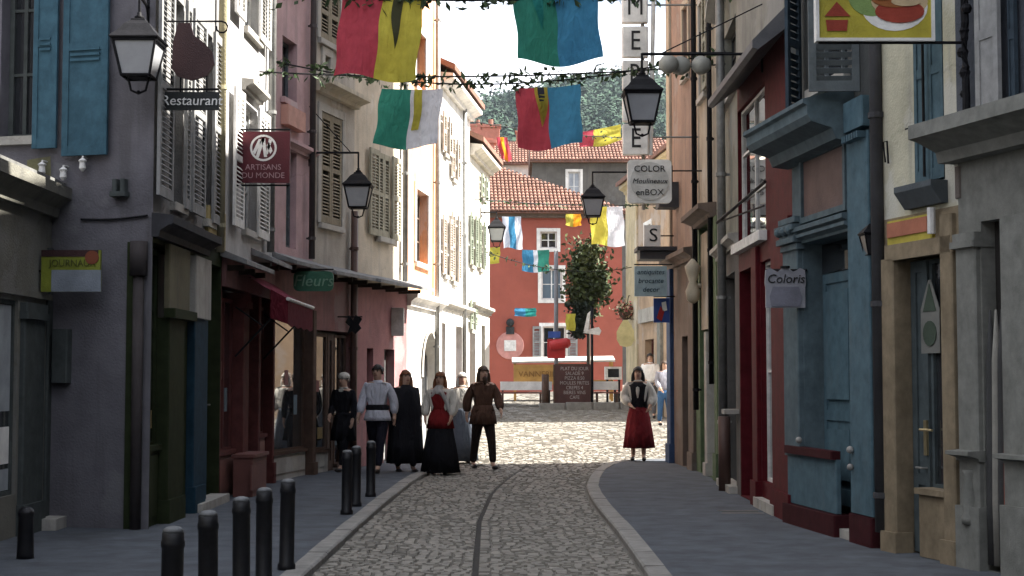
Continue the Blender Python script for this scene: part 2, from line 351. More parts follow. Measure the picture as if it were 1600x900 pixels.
while y < 27.2: a, b = lerp(GUT, y), lerp(GUT, y + .5); m.quad((a - .03, y, gz(y) - .016), (a + .03, y, gz(y) - .016), (b + .03, y + .5, gz(y + .5) - .016), (b - .03, y + .5, gz(y + .5) - .016)); y += .5
m.build('gutter', surf('gutter_dirt', (.035, .033, .03), .9), road)
KW = .17
def strip(name, fa, fb, y0, y1, dz, mat, step=.5):
    m = MB(); y = y0
    while y < y1 - 1e-6:
        b = min(y + step, y1)
        m.quad((fa(y), y, gz(y) + dz), (fb(y), y, gz(y) + dz), (fb(b), b, gz(b) + dz), (fa(b), b, gz(b) + dz)); y = b
    return struct(name, m, mat)
strip('pavement_left', lambda y: -9, lambda y: lerp(KL, y) - KW, -6, 28.6, .045, ASPH)
pav = strip('pavement_right', lambda y: lerp(KR, y) + KW, lambda y: 10, -6, 28.95, .045, ASPH, .25)
for x, y, w, d, sh in ((2.6, 17.6, .4, .3, 0),):                # utility covers let into the pavement
    c = MB().box(x - w / 2, x + w / 2, y - d / 2, y + d / 2, .04, .049).build('utility_cover', surf('cast_cover', (.05, .05, .05), .6, .3, 30, .8, 60), pav)
    MB().box(x - w / 2 - .04, x + w / 2 + .04, y - d / 2 - .04, y - d / 2, .04, .051).box(x - w / 2 - .04, x + w / 2 + .04, y + d / 2, y + d / 2 + .04, .04, .051).build('cover_frame', KERBM, c)
def kerb(name, tab, sgn, y0, y1):
    base = MB()
    pts = []; y = y0
    while y <= y1 + 1e-6: pts.append(Vector((lerp(tab, y), y, 0))); y += .1
    acc = 0; seg = [pts[0]]; stones = []
    for a, b in zip(pts, pts[1:]):
        acc += (b - a).length; seg.append(b)
        if acc >= .95: stones.append(seg); seg = [b]; acc = 0
    if len(seg) > 1: stones.append(seg)
    q = [p for p in pts[::5]]
    for a, b in zip(q, q[1:]): base.quad((a.x, a.y, gz(a.y) - .03), (a.x + sgn * KW, a.y, gz(a.y) - .03), (b.x + sgn * KW, b.y, gz(b.y) - .03), (b.x, b.y, gz(b.y) - .03))
    root = struct(name, base, BED)
    for sg in stones:
        m = MB(); n = len(sg); dz = random.uniform(-.006, .006); rows = []
        for i, p in enumerate(sg):
            t = (sg[min(i + 1, n - 1)] - sg[max(i - 1, 0)]).normalized(); nr = Vector((t.y, -t.x, 0)) * sgn
            e = t * (.006 if i == 0 else (-.006 if i == n - 1 else 0)); z = gz(p.y) + .052 + dz
            rows.append([p + e + Vector((0, 0, gz(p.y) - .03)), p + e + Vector((0, 0, z - .015)), p + e + nr * .015 + Vector((0, 0, z)), p + e + nr * KW + Vector((0, 0, z)), p + e + nr * KW + Vector((0, 0, gz(p.y) - .03))])
        vs_ = [v for r_ in rows for v in r_]; fs = [(i * 5 + k, i * 5 + k + 1, (i + 1) * 5 + k + 1, (i + 1) * 5 + k) for i in range(n - 1) for k in range(4)]
        m.add(vs_, fs + [(0, 1, 2, 3, 4), tuple(range((n - 1) * 5, n * 5))[::-1]]); m.build('kerb_stone', KERBM, root)
kerb('kerb_left', KL, -1, 6.5, 28.6); kerb('kerb_right', KR, 1, 6.5, 28.9)

# ------------------------------------------------------------------ shop fronts
for k_, c_ in enumerate(((.34, .33, .30), (.30, .22, .10), (.12, .18, .22), (.24, .09, .08))): C('notice_%d' % k_, c_, rough=.6, var=.25, scale=25)
def door(f, u0, u1, z0, z1, mat, rec=.16, glass=None, name='door', split=.38, handle=True, parent=None):
    m = MB(); s_ = .08; zm = z0 + (z1 - z0) * split
    m.box(u0, u0 + s_, rec, rec + .05, z0, z1).box(u1 - s_, u1, rec, rec + .05, z0, z1).box(u0 + s_, u1 - s_, rec, rec + .05, z1 - .1, z1).box(u0 + s_, u1 - s_, rec, rec + .05, z0, z0 + .16).box(u0 + s_, u1 - s_, rec, rec + .05, zm - .05, zm + .05)
    m.box(u0 + s_, u1 - s_, rec + .018, rec + .03, z0 + .16, zm - .05)
    if not glass: m.box(u0 + s_, u1 - s_, rec + .018, rec + .03, zm + .05, z1 - .1)
    d = f.mk(m, name, mat, parent)
    if glass: MB().box(u0 + s_ - .01, u1 - s_ + .01, rec + .02, rec + .028, zm + .04, z1 - .09).build('pane', glass, d)
    if handle: MB().tube([(u1 - s_ / 2, rec, zm + .1), (u1 - s_ / 2, rec - .05, zm + .1), (u1 - s_ / 2 - .1, rec - .05, zm + .1)], .011, 6).build('handle', ZINC, d)
    return d
def shopwin(f, u0, u1, z0, z1, zr, fm, rm, glass=None, rec=.08, nx=1, top=None):
    """stall riser, frame, panes; optional transom height"""
    r = f.box('stall_riser', u0, u1, z0, zr, -.24, -rec + .03, rm)
    if u1 - u0 > .3: MB().box(u0 + .08, u1 - .08, rec - .045, rec - .02, z0 + .1, zr - .08).build('panel', rm, r)
    w = f.window((u0, u1, zr, z1), fm, nx, 1, rec, .05, glass or SHOPGLASS, name='shop_window')
    MB().cbox(u0 - .01, u1 + .01, rec - .07, rec + .06, zr - .03, zr + .025).build('sill', fm, w)
    NR = random.Random(int(u0 * 1000)); hgt = z1 - zr                                    # notices and display cards behind the glass edge
    for k in range(NR.randint(2, 4)):
        a, b = NR.uniform(.12, .22), NR.uniform(.18, .32)
        if u1 - u0 < a + .2: continue
        x, z = NR.uniform(u0 + .08, u1 - a - .08), zr + NR.uniform(.1, hgt * .55); MB().box(x, x + a, rec + .026, rec + .0295, z, z + b).build('notice', C('notice_%d' % NR.randint(0, 3)), w)
    if top: MB().box(u0 + .04, u1 - .04, rec - .01, rec + .05, top - .03, top + .03).build('transom', fm, w)
    return w
def pier(f, u0, u1, z0, z1, w, mat, name='pier', cap=None, base=None):
    p = f.box(name, u0, u1, z0, z1, -.2, w, mat)
    if base: MB().cbox(u0 - .025, u1 + .025, -w - .03, .1, z0, z0 + base).build('plinth', mat, p)
    if cap: MB().cbox(u0 - .03, u1 + .03, -w - .04, .1, z1 - cap, z1 - cap * .55).cbox(u0 - .015, u1 + .015, -w - .02, .1, z1 - cap * .55, z1).build('capital', mat, p)
    return p
def house(name, label, A, B, H, D, back, cat='building', roof=True, rise=1.6, u1=.003):
    t = thing(name, label, cat, (A[0], A[1], gz(A[1]) if A[1] > 28 else 0))
    f = Fac(t, A, B); f.body(H, D, back, u1=u1)
    if roof: f.roof(H, D, rise=rise)
    return f

# ================================================================== LEFT ROW
# --- low shop with the moulded cornice, nearest on the left
f = house('corner_shop', 'low dark cream shop with moulded cornice at the left edge of the street', (-4.77, -5), (-4.77, 16.03), 3.3, 4, WHITEW, roof=False)
LSW = wallm('dull_cream', (.165, .16, .135)); LSD = woodp('sage_grey_paint', (.075, .085, .083))
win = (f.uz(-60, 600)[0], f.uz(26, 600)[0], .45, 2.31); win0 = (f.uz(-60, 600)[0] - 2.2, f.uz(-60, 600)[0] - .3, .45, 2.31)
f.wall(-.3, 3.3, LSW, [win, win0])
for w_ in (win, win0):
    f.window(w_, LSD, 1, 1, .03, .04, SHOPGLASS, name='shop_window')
    f.box('glare_panel', w_[0] + .05, w_[1] - .05, 1.25, w_[3] - .05, -.055, -.045, C('pale_glare', (.33, .36, .38))); f.box('glare_panel', w_[0] + .05, w_[1] - .05, .75, 1.1, -.055, -.045, C('white_glare', (.80, .79, .75))); f.box('glare_panel', w_[0] + .05, w_[1] - .05, .5, .7, -.055, -.045, C('pale_glare'))  # added panels; bright light in the window is put into their pale colours
f.cornice(-.1, f.L + .12, 3.22, .22, .30, LSW); f.mk(MB().box(-.1, f.L + .1, -.15, 4, 3.5, 3.58), 'flat_roof', ZINC)
f.box('fascia_board', 12, f.L - .2, 2.36, 2.42, 0, .035, LSW)
pier(f, f.uz(30, 600)[0], f.uz(62, 600)[0], 0.04, 2.3, .05, LSD, base=.3, cap=.16)
pier(f, f.uz(70, 600)[0], f.L - .02, 0.04, 2.9, .03, LSD)
f.box('doorstep', f.L - .6, f.L + .25, .04, .16, -.1, .22, STONE)

# --- grey corner house: end wall facing down the street, side along it
GREYV = wallm('violet_grey_render', (.15, .144, .16), stain=(.095, .092, .102)); GREYS = wallm('pale_grey_render', (.24, .235, .23), stain=(.2, .19, .18))
SHBLUE = woodp('blue_shutter_paint', (.055, .118, .158)); SHGREY = woodp('pale_grey_shutter', (.28, .28, .275)); GREEN = woodp('dark_green_paint', (.028, .036, .017)); NAVY = woodp('petrol_blue_paint', (.021, .05, .075)); OLIVE = wallm('olive_render', (.2, .19, .1))
f = house('grey_corner_house', 'violet grey corner house with blue shutters and dark green shop side', (-7.4, 16.5), (-3.66, 15.58), 11.5, .8, GREYV, roof=False, u1=.35)
g = f
r = g.rect(2, 52, -90, 214)
g.wall(-.3, 11.5, GREYV, [r, (.35, 1.2, 6.9, 8.6), (2.3, 3.0, 7.6, 9)])
g.window(r, LSD, 2, 3, .16, sill=STONE); g.window((.35, 1.2, 6.9, 8.6), LSD, 2, 3, sill=STONE); g.window((2.3, 3., 7.6, 9), LSD, 2, 2, sill=STONE)
def px_shut(f, p0, p1, pt, pb, mat, **k): u0, u1, z0, z1 = f.rect(p0, p1, pt, pb, .06); return f.shutter(u0, u1, z0, z1, mat, **k)
px_shut(g, 55, 92, -95, 232, SHBLUE, w=.06, panels=[(1.02, 0)], label='narrow inner leaf of the blue folding shutter')
px_shut(g, 101, 171, -95, 243, SHBLUE, w=.06, panels=[(.98, 0)], label='wide outer leaf of the blue folding shutter')
for px, py in ((73, 262), (106, 270), (136, 256)):                       # white insulators of the old wiring
    u, z = g.uz(px, py); g.mk(MB().tube([(u, 0, z + .06), (u, -.09, z + .06)], .012, 6).lathe([(.01, -.09), (.035, -.06), (.03, 0), (.045, .02), (.01, .05)], 10, (u, -.09, z)), 'insulator', WHITEP)
u, z = g.uz(190, 305); g.mk(MB().cbox(u - .09, u + .09, -.1, 0, z - .02, z + .03).cbox(u - .07, u - .02, -.085, 0, z + .03, z + .16).cbox(u + .02, u + .07, -.085, 0, z + .03, z + .16), 'junction_box', LSD)
u0, z0 = g.uz(128, 343); u1, z1 = g.uz(232, 337); g.mk(MB().tube([(u0 + (u1 - u0) * t / 6, -.02, z0 + (z1 - z0) * t / 6 - .02 * math.sin(t * .52)) for t in range(7)], .012, 5), 'cable', IRON)
u, z = g.uz(112, 560); u2 = g.uz(85, 560)[0]; g.box('meter_box', u2 + .02, u, z - .25, z + .3, 0, .1, LSD)
g.mk(MB().plate([(.0, 0), (.3, 0), (.27, .45), (0, .42)], -.004, -.002), 'olive_patch', OLIVE).matrix_basis = g.Mi @ Matrix.Translation((g.uz(42, 280)[0], 0, g.uz(60, 312)[1]))
u = g.uz(222, 400)[0]; g.mk(MB().tube([(u, -.07, 2.6), (u, -.07, 2.95)], .09, 10).tube([(u, -.07, .05), (u, -.07, 2.7)], .055, 10), 'drainpipe', C('dark_drum', (.05, .042, .042)), smooth=True)
f = Fac(g.root, (-3.66, 15.58), (-3.64, 19.2)); f.body(11.5, 6, GREYS, u0=1.1); f.roof(11.5, 6)
P = lambda px, py=500, w=0: f.uz(px, py, w)[0]
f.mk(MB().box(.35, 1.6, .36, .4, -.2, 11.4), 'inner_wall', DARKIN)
w1, w2 = f.rect(269, 285, 80, 338), f.rect(320, 330, 130, 338); w1 = (w1[0], w1[1], 3.45, 5.7); w2 = (w2[0], w2[1], 3.45, 5.7)
w3, w4 = (w1[0], w1[1], 7, 9), (w2[0], w2[1], 7, 9)
f.wall(3.15, 11.5, GREYS, [w1, w2, w3, w4])
for w_ in (w1, w2, w3, w4): f.window(w_, WHITEP, 2, 3, .12, sill=STONE)
for a, b in ((245, 267), (287, 294), (298, 318), (331, 343)): f.shutter(P(a, 250, .06), P(b, 250, .06), 3.42, 5.72, SHGREY, w=.06)
f.wall(-.3, 3.15, GREEN, [(.02, f.L - .02, 0, 2.95)], 'shop_wall')
f.cornice(-.05, P(318, 360), 3.0, .22, .22, woodp('charcoal_paint', (.05, .05, .055)))
OCHRE = wallm('ochre_plaster', (.15, .135, .085))
f.box('fascia_panel', P(256), P(288), 2.3, 2.98, 0, .06, OCHRE); f.box('fascia_panel', P(294), P(318), 2.25, 2.95, 0, .09, STONE)
f.box('bracket', P(256), P(292), 2.2, 2.3, 0, .12, GREEN)
shopwin(f, .06, P(258), .04, 2.9, .85, GREEN, GREEN)
pier(f, P(258), P(282), .04, 2.2, .05, GREEN, base=.25); f.box('door_panel', P(282.5), P(296), .06, 2.2, -.06, -.02, GREEN)
pier(f, P(297), P(312), .04, 2.25, .06, NAVY, base=.3); f.box('door_panel', P(312.5), P(323), .06, 2.25, -.04, 0.02, NAVY)
door(f, P(324), f.L - .05, .06, 2.9, GREEN, glass=SHOPGLASS); f.box('doorstep', P(300), f.L - .03, .04, .14, -.1, .14, STONE)
f.box('yellow_band', P(320, 355), f.L, 3.16, 3.62, .002, .05, wallm('yellow_plaster', (.42, .34, .16)))
f.pipe(347, -60, 395, .05, wallm('ochre_pipe', (.36, .32, .2)), z1=11.4)

# --- white house
WB = wallm('white_grey_render', (.44, .43, .425), stain=(.33, .32, .31)); REDB = woodp('oxblood_paint', (.115, .04, .037)); PINKW = wallm('dusty_pink_render', (.25, .125, .12)); 
P1, P2, P3, P4, P5, P6, P7 = (-3.64, 19.2), (-3.54, 22.6), (-3.2, 24.5), (-2.72, 26.3), (-1.98, 29.0), (-1.54, 32.3), (-.6, 41)
f = house('white_house', 'pale white house with white shutters, sunlit at the top, above a red shop', P1, P2, 12.5, 6, WB)
r = f.rect(380, 401, 165, 362); r2 = (r[0], r[1], 6.3, 8.0); f.wall(3.1, 12.5, WB, [r, r2])
for w_ in (r, r2): f.window(w_, WHITEP, 2, 3, .1, sill=STONE, pane=glassy('pale_blind', (.2, .21, .22), .2))
for a, b in ((364, 379), (402, 419)):
    u0, u1 = P(a, 260, .06) if 0 else f.uz(a, 260, .06)[0], f.uz(b, 260, .06)[0]; f.shutter(u0, u1, r[2] - .05, r[3] + .02, WHITEP, w=.06); f.shutter(u0, u1, 6.28, 8.0, WHITEP, w=.06)
f.cornice(r[0] - .15, r[1] + .15, r[3] + .12, .16, .14, STONE, 'window_hood'); f.cornice(r[0] - .15, r[1] + .15, 8.12, .16, .14, STONE, 'window_hood')
P = lambda px, py=600, w=0: f.uz(px, py, w)[0]
f.wall(-.3, 3.1, REDB, [(.05, f.L - .05, 0, 2.75)], 'shop_wall')
shopwin(f, .08, P(372), .04, 2.6, .62, REDB, C('rust_panel', (.22, .10, .08), rough=.6), nx=2); pier(f, P(373), P(382), .04, 2.7, .06, REDB, base=.3, cap=.2)
door(f, P(383), P(397), .05, 2.6, REDB, glass=SHOPGLASS)
pier(f, P(397.5), P(401), .04, 2.7, .06, REDB, base=.3); shopwin(f, P(401.5), P(420), .04, 2.6, .75, REDB, C('rust_panel'), nx=1); pier(f, P(420.5), f.L - .01, .04, 2.7, .06, REDB, base=.3, cap=.2)
f.box('fascia_board', .02, f.L - .02, 2.72, 3.08, 0, .05, PINKW)
u0 = P(398); 
f.box('red_counter', P(389, 700, .25), P(411, 700, .25), .05, .55, .05, .3, C('brick_red_paint', (.15, .06, .05), rough=.7)); f.box('counter_top', P(388.5, 700, .25), P(411.5, 700, .25), .55, .59, .03, .33, C('brick_red_paint')); f.box('counter_panel', P(391.5, 700, .3), P(408.5, 700, .3), .14, .46, .301, .315, C('brick_red_paint'))
f.pipe(425, -60, 395, .055, ZINC, z1=12.3)
def lean_eave(f, u0, u1, z, out, mat, name='shop_canopy'):
    """thin sloping canopy over the shops, with slab ends that show"""
    m = MB().profile([(0, z + .16), (-out, z + .02), (-out, z - .035), (0, z + .07)], u0, u1); o = f.mk(m, name, mat)
    k = u0 + .2; me = MB().box(0, .05, -out + .08, 0, z - .1, z - .03).mesh('rafter', woodp('dark_brown_wood', (.06, .045, .035)))
    while k < u1: link('rafter', me, o, Matrix.Translation((k, 0, 0))); k += .7
    return o
CANOPY = surf('weathered_slate', (.22, .22, .22), .8, .25, 4, .3, 60)
lean_eave(f, -.1, f.L * .52, 3.02, .34, CANOPY); lean_eave(f, f.L * .54, f.L, 3.2, .3, CANOPY)

# --- pink house
PINK = wallm('pale_pink_render', (.46, .31, .315), stain=(.42, .28, .28)); SLATEP = woodp('slate_grey_shutter', (.11, .12, .13))
f = house('pink_house', 'narrow pale pink house with slate grey shutters beside the white house', P2, P3, 14.5, 6, PINK)
P = lambda px, py=600, w=0: f.uz(px, py, w)[0]
ra = f.rect(441, 464, 62, 158); rb = f.rect(447, 463, 236, 388); f.wall(3.3, 14.5, PINK, [ra, rb, (ra[0], ra[1], 7.6, 9)])
f.window(ra, SLATEP, 2, 2, .14, sill=PINK); f.window((ra[0], ra[1], 7.6, 9), SLATEP, 2, 2, .14, sill=PINK); f.window(rb, SLATEP, 2, 3, .1, pane=SLATEP)
f.box('window_box', ra[0] - .05, ra[1] + .1, ra[2] - .42, ra[2] - .12, 0, .12, C('salmon_board', (.55, .30, .24))); f.cornice(0, f.L, ra[2] - .75, .12, .14, PINK, 'string_course')
f.wall(-.3, 3.3, PINKW, [(.05, f.L - .05, 0, 2.7)], 'shop_wall')
shopwin(f, .08, P(483), .04, 2.6, .45, woodp('brown_shop_paint', (.10, .065, .05)), STONE, nx=1); pier(f, P(484), P(489), .04, 2.65, .06, C('brown_shop_paint'), base=.2)
f.pipe(489, -60, 405, .05, C('dark_pipe', (.07, .06, .06), rough=.5), z1=14.4); lean_eave(f, 0, f.L, 3.28, .38, CANOPY)
# --- beige house
BEI = wallm('beige_render', (.40, .365, .315), stain=(.3, .27, .23)); BRSH = woodp('taupe_shutter', (.25, .215, .155))
f = house('beige_house', 'tall beige stone house with closed taupe shutters next to the pink house', P3, P4, 15, 6, BEI)
P = lambda px, py=600, w=0: f.uz(px, py, w)[0]
ra = f.rect(499, 530, -20, 68); rb = f.rect(500, 533, 180, 352); rc = f.rect(506, 514, 88, 122); f.wall(3.2, 15, BEI, [ra, rb, rc, (ra[0], ra[1], 9.8, 11.4)])
f.window(rc, BRSH, 1, 1, .08, surround=STONE); f.window((ra[0], ra[1], 9.8, 11.4), BRSH, 2, 2, sill=STONE)
for r in (ra, rb):
    w_ = f.window(r, BRSH, 2, 1, .14, surround=STONE, sill=STONE); mid = (r[0] + r[1]) / 2
    f.shutter(r[0] + .01, mid - .005, r[2] + .02, r[3] - .01, BRSH, w=-.02); f.shutter(mid + .005, r[1] - .01, r[2] + .02, r[3] - .01, BRSH, w=-.02)
f.cornice(0, f.L, f.uz(525, 158)[1], .3, .18, CREAMSTONE, 'string_course')
f.wall(-.3, 3.2, PINKW, [(.04, P(548), 0, 2.35)], 'shop_wall')
door(f, P(519), P(528), .05, 2.3, C('brown_shop_paint'), glass=SHOPGLASS, rec=.08); shopwin(f, .06, P(518), .04, 2.3, .4, C('brown_shop_paint'), STONE)
shopwin(f, P(529), P(547), .04, 2.3, .12, C('brown_shop_paint'), STONE, nx=2)
f.pipe(553, 330, 700, .06, C('brown_pipe', (.09, .05, .04), rough=.5), z0=.05); lean_eave(f, 0, f.L, 3.26, .42, CANOPY)
# --- cream house
CRM = wallm('cream_render', (.54, .47, .37), stain=(.44, .38, .29)); GGSH = woodp('lichen_grey_shutter', (.33, .31, .24))
f = house('cream_house', 'cream house with lichen grey shutters over a pink ground floor, where sunlight begins', P4, P5, 13, 6, CRM)
P = lambda px, py=600, w=0: f.uz(px, py, w)[0]
ra = f.rect(588, 607, 240, 372); rb = (ra[0], ra[1], 7.4, 9.2); f.wall(3.2, 13, CRM, [ra, rb])
for r in (ra, rb):
    f.window(r, GGSH, 2, 2, .1, sill=STONE, sill_out=.12); f.shutter(r[0] + .01, (r[0] + r[1]) / 2 - .005, r[2] + .02, r[3] - .01, GGSH, w=.0); f.shutter((r[0] + r[1]) / 2 + .005, r[1] - .01, r[2] + .02, r[3] - .01, GGSH, w=0)
    f.shutter(r[0] - .5, r[0] - .03, r[2], r[3], GGSH, w=.05); f.shutter(r[1] + .03, r[1] + .5, r[2], r[3], GGSH, w=.05)
d1, d2 = (P(573), P(583), .05, 2.1), (P(600), P(616), .05, 2.1); f.wall(-.3, 3.2, wallm('rose_render', (.30, .145, .145)), [d1, d2], 'ground_floor_wall')
door(f, *d1[:4], C('brown_shop_paint'), glass=SHOPGLASS); door(f, *d2[:4], SHGREY, glass=SHOPGLASS)
lean_eave(f, 0, f.L + .1, 3.24, .5, CANOPY); f.pipe(634, -60, 440, .05, ZINC, z1=12.8)
# --- orange house with the white arched ground floor
ORA = wallm('orange_render', (.72, .37, .20), stain=(.62, .32, .18), stain_amt=.2)
f = house('orange_house', 'sunlit orange house with white arched ground floor beyond the cream house', P5, P6, 12.5, 7, ORA)
P = lambda px, py=600, w=0: f.uz(px, py, w)[0]
ra = f.rect(649, 668, 300, 412); rb = f.rect(649, 664, 52, 142); f.wall(3.1, 12.5, ORA, [ra, rb])
for r in (ra, rb): f.window(r, C('brown_frame', (.16, .11, .08)), 2, 3, .16, sill=WHITEW, surround=WHITEW)
f.cornice(0, f.L + .02, 2.95, .2, .26, WHITEW)
a0, a1 = P(659), P(683); c_ = (a0 + a1) / 2; hw = (a1 - a0) / 2; zs_ = 1.6
f.wall(-.3, 2.95, WHITEW, [(a0, a1, -.1, zs_ + .95)], 'ground_floor_wall')
m = MB(); N = 14                                                       # spandrels above the pointed arch
arc = [(c_ - hw * math.cos(math.pi * i / N), zs_ + .9 * math.sin(math.pi * i / N) ** .8) for i in range(N + 1)]
for (x0, z0), (x1, z1) in zip(arc, arc[1:]):
    m.quad((x0, 0, z0), (x1, 0, z1), (x1, 0, zs_ + .95), (x0, 0, zs_ + .95)); m.quad((x0, 0, z0), (x0, .26, z0), (x1, .26, z1), (x1, 0, z1))
f.mk(m, 'arch', WHITEW); m = MB()
for k, (x0, z0) in enumerate(arc[:-1]):
    x1, z1 = arc[k + 1]; m.add([(x0, -.04, z0), (x1, -.04, z1), (c_ + (x1 - c_) * 1.18, -.04, zs_ + (z1 - zs_) * 1.1), (c_ + (x0 - c_) * 1.18, -.04, zs_ + (z0 - zs_) * 1.1)], [(0, 1, 2, 3)])
f.mk(m, 'arch_moulding', STONE); door(f, a0, c_ - .01, .1, 2.5, SHGREY, .2, glass=GLASS); door(f, c_ + .01, a1, .1, 2.5, SHGREY, .2, glass=GLASS)
f.pipe(684, -60, 600, .05, ZINC, z1=12.2, z0=.2)
# --- two white houses beyond
def far_white(name, label, A, B, H, wm, shm, wins, gf, over=.5):
    f = house(name, label, A, B, H, 6, wm, rise=1.5); rs = [f.rect(*w_) for w_ in wins]; f.wall(-.3, H, wm, rs + [(f.uz(a, 620)[0], f.uz(b, 620)[0], -.1, 2.6 + gz(A[1])) for a, b, _ in gf])
    for r in rs:
        f.window(r, WHITEP, 2, 2, .1, sill=STONE); f.shutter(r[0] - .42, r[0] - .03, r[2], r[3], shm, w=.05); f.shutter(r[1] + .03, r[1] + .42, r[2], r[3], shm, w=.05)
    for a, b, mt in gf: door(f, f.uz(a, 620)[0], f.uz(b, 620)[0], gz(A[1]), 2.6 + gz(A[1]), mt, .2, glass=GLASS)
    f.cornice(0, f.L, 2.9 + gz(A[1]), .15, .18, STONE, 'string_course'); f.cornice(0, f.L, H - .3, .3, .25, wm, 'eaves_cornice'); return f
PM = (-1.02, 37.0)
f = far_white('white_house', 'sunlit white house with wide tiled eaves right after the orange house', P6, PM, 8.1, WHITEW, woodp('pale_taupe_shutter', (.40, .35, .30)), [(693, 698, 340, 430), (706, 711, 335, 440), (693, 697, 180, 240), (706, 710, 215, 280)], [(690, 696, REDB), (712, 722, REDB)])
f.pipe(726, 170, 620, .05, ZINC)
f = far_white('white_house', 'smaller white house with green shutters, last of the left row before the red house', PM, P7, 7.3, wallm('ivory_render', (.66, .62, .54), stain_amt=.15), woodp('grey_green_shutter', (.25, .28, .22)), [(735, 739, 335, 415), (748, 752, 345, 420), (735, 738, 470, 515), (752, 755, 275, 310)], [(733, 743, REDB), (752, 758, GREEN)])
# ================================================================== RIGHT ROW (walls run from far to near)
Q0, Q1, Q2, Q3, Q4, Q5, Q6 = (2.90, 28.2), (3.05, 25.5), (3.08, 22.8), (2.96, 20.0), (2.98, 16.25), (3.30, 13.8), (3.65, 12.5)
Q7, Q8 = (5.6, 6.2), (5.8, -6)
# --- corner house with the blue pilaster
TERR = wallm('terracotta_pink_render', (.27, .19, .15), stain=(.26, .19, .15)); CRW = wallm('warm_cream_render', (.40, .345, .265), stain=(.33, .27, .2)); BLUEPIL = woodp('deep_blue_paint', (.045, .075, .15)); BRW = wallm('brown_render', (.14, .105, .085))
f = house('terracotta_corner_house', 'terracotta pink corner house with a deep blue pilaster at the end of the right row', Q0, Q1, 15.5, 7, TERR)
P = lambda px, py=600, w=0: f.uz(px, py, w)[0]
ra = f.rect(1068, 1076, 10, 120); rb = f.rect(1068, 1076, 350, 410); f.wall(3.7, 15.5, TERR, [ra]); f.window(ra, WHITEP, 2, 3, sill=STONE, surround=CRW)
f.box('corner_strip', .01, .35, 3.8, 15.4, .003, .05, CRW)
f.wall(-.3, 3.7, BRW, [(P(1066), P(1075), .05, 2.3)], 'ground_floor_wall'); door(f, P(1066), P(1075), .05, 2.3, C('brown_shop_paint'), glass=SHOPGLASS)
pier(f, .01, .42, .04, 3.6, .07, BLUEPIL, base=.35); pier(f, P(1080), f.L - .02, .04, 3.6, .05, BRW, base=.3); f.cornice(0, f.L, 3.55, .2, .2, BRW)
f.pipe(1085, -80, 640, .045, IRON, z1=15)
u, z = f.uz(1057, 300); b_ = f.mk(MB().cbox(u - .2, u + .25, -.35, 0, z - .3, z + .15), 'alarm_box', C('dark_grey_paint', (.06, .06, .065)))
# --- house with the green shop
GRN = woodp('moss_green_paint', (.10, .14, .075)); GRNC = woodp('pale_green_blind', (.30, .34, .21))
f = house('green_shop_house', 'cream house with a narrow moss green shop front and pale columns', Q1, Q2, 15, 7, CRW)
P = lambda px, py=600, w=0: f.uz(px, py, w)[0]
ra = f.rect(1094, 1104, 0, 150); f.wall(4.1, 15, CRW, [ra]); f.window(ra, WHITEP, 2, 3, sill=STONE, surround=STONE); f.shutter(ra[1] + .03, ra[1] + .45, ra[2], ra[3], C('lichen_grey_shutter'), w=.05)
f.wall(-.3, 4.1, GRN, [(.5, f.L - .35, .05, 4.0)], 'shop_wall')
f.box('blind', P(1104, 450), P(1114, 450), 2.3, 3.95, -.12, -.06, GRNC); f.box('shop_panel', .52, P(1103, 450), 2.35, 3.9, -.14, -.02, CRW)
f.cornice(.35, f.L - .2, 4.0, .28, .2, C('brown_render')); door(f, .55, 1.15, .06, 2.25, SHGREY, .1, glass=SHOPGLASS); pier(f, 1.2, 1.45, .05, 2.3, .03, STONE, base=.2)
door(f, 1.5, f.L - .4, .06, 2.28, GRN, .12, glass=SHOPGLASS); pier(f, f.L - .33, f.L - .02, .05, 4.0, .04, GRN, base=.4)
u, z = f.uz(1096, 445); c_ = f.mk(MB().lathe([(.03, -.3), (.1, -.25), (.12, -.1), (.06, .05), (.11, .2), (.13, .3), (.02, .42)], 10, (u, -.14, z)).box(u - .02, u + .02, -.14, .0, z - .05, z + .02), 'carved_bracket', CREAMSTONE, smooth=True)
# --- grey house with drainpipes
GRG = wallm('grey_green_render', (.20, .20, .165), stain=(.13, .13, .11)); DKD = woodp('dark_slate_paint', (.045, .048, .05))
f = house('grey_pipe_house', 'grey green house with a curved stone hood and pale drainpipe beside the dark red shop', Q2, Q3, 11.6, 7, GRG)
P = lambda px, py=600, w=0: f.uz(px, py, w)[0]
ra = f.rect(1132, 1150, 40, 150); f.wall(3.4, 11.6, GRG, [ra]); f.window(ra, DKD, 2, 3, .1, pane=DKD, sill=STONE)
m = MB(); u0, u1, z_ = ra[0] - .3, ra[1] + .4, ra[3] + .25; N = 10                  # curved hood mould
for i in range(N):
    a, b = u0 + (u1 - u0) * i / N, u0 + (u1 - u0) * (i + 1) / N; h = lambda q: z_ + .3 * math.sin(math.pi * (q - u0) / (u1 - u0))
    m.add([(a, 0, h(a)), (b, 0, h(b)), (b, -.25, h(b) + .08), (a, -.25, h(a) + .08), (a, 0, h(a) + .2), (b, 0, h(b) + .2), (b, -.25, h(b) + .16), (a, -.25, h(a) + .16)], [(0, 1, 2, 3), (3, 2, 6, 7), (7, 6, 5, 4), (0, 3, 7, 4), (1, 5, 6, 2)])
f.mk(m, 'hood_mould', STONE)
d_ = (.7, f.L - .5, .1, 3.0); f.wall(-.3, 3.4, wallm('soot_render', (.11, .105, .1)), [d_], 'ground_floor_wall'); door(f, *d_, DKD, .2); f.box('doorstep', .6, f.L - .4, .04, .14, -.1, .12, STONE)
f.box('stone_shelf', f.L - .45, f.L - .1, 1.1, 1.16, 0, .2, STONE); f.cornice(0, f.L, 3.3, .14, .16, STONE)
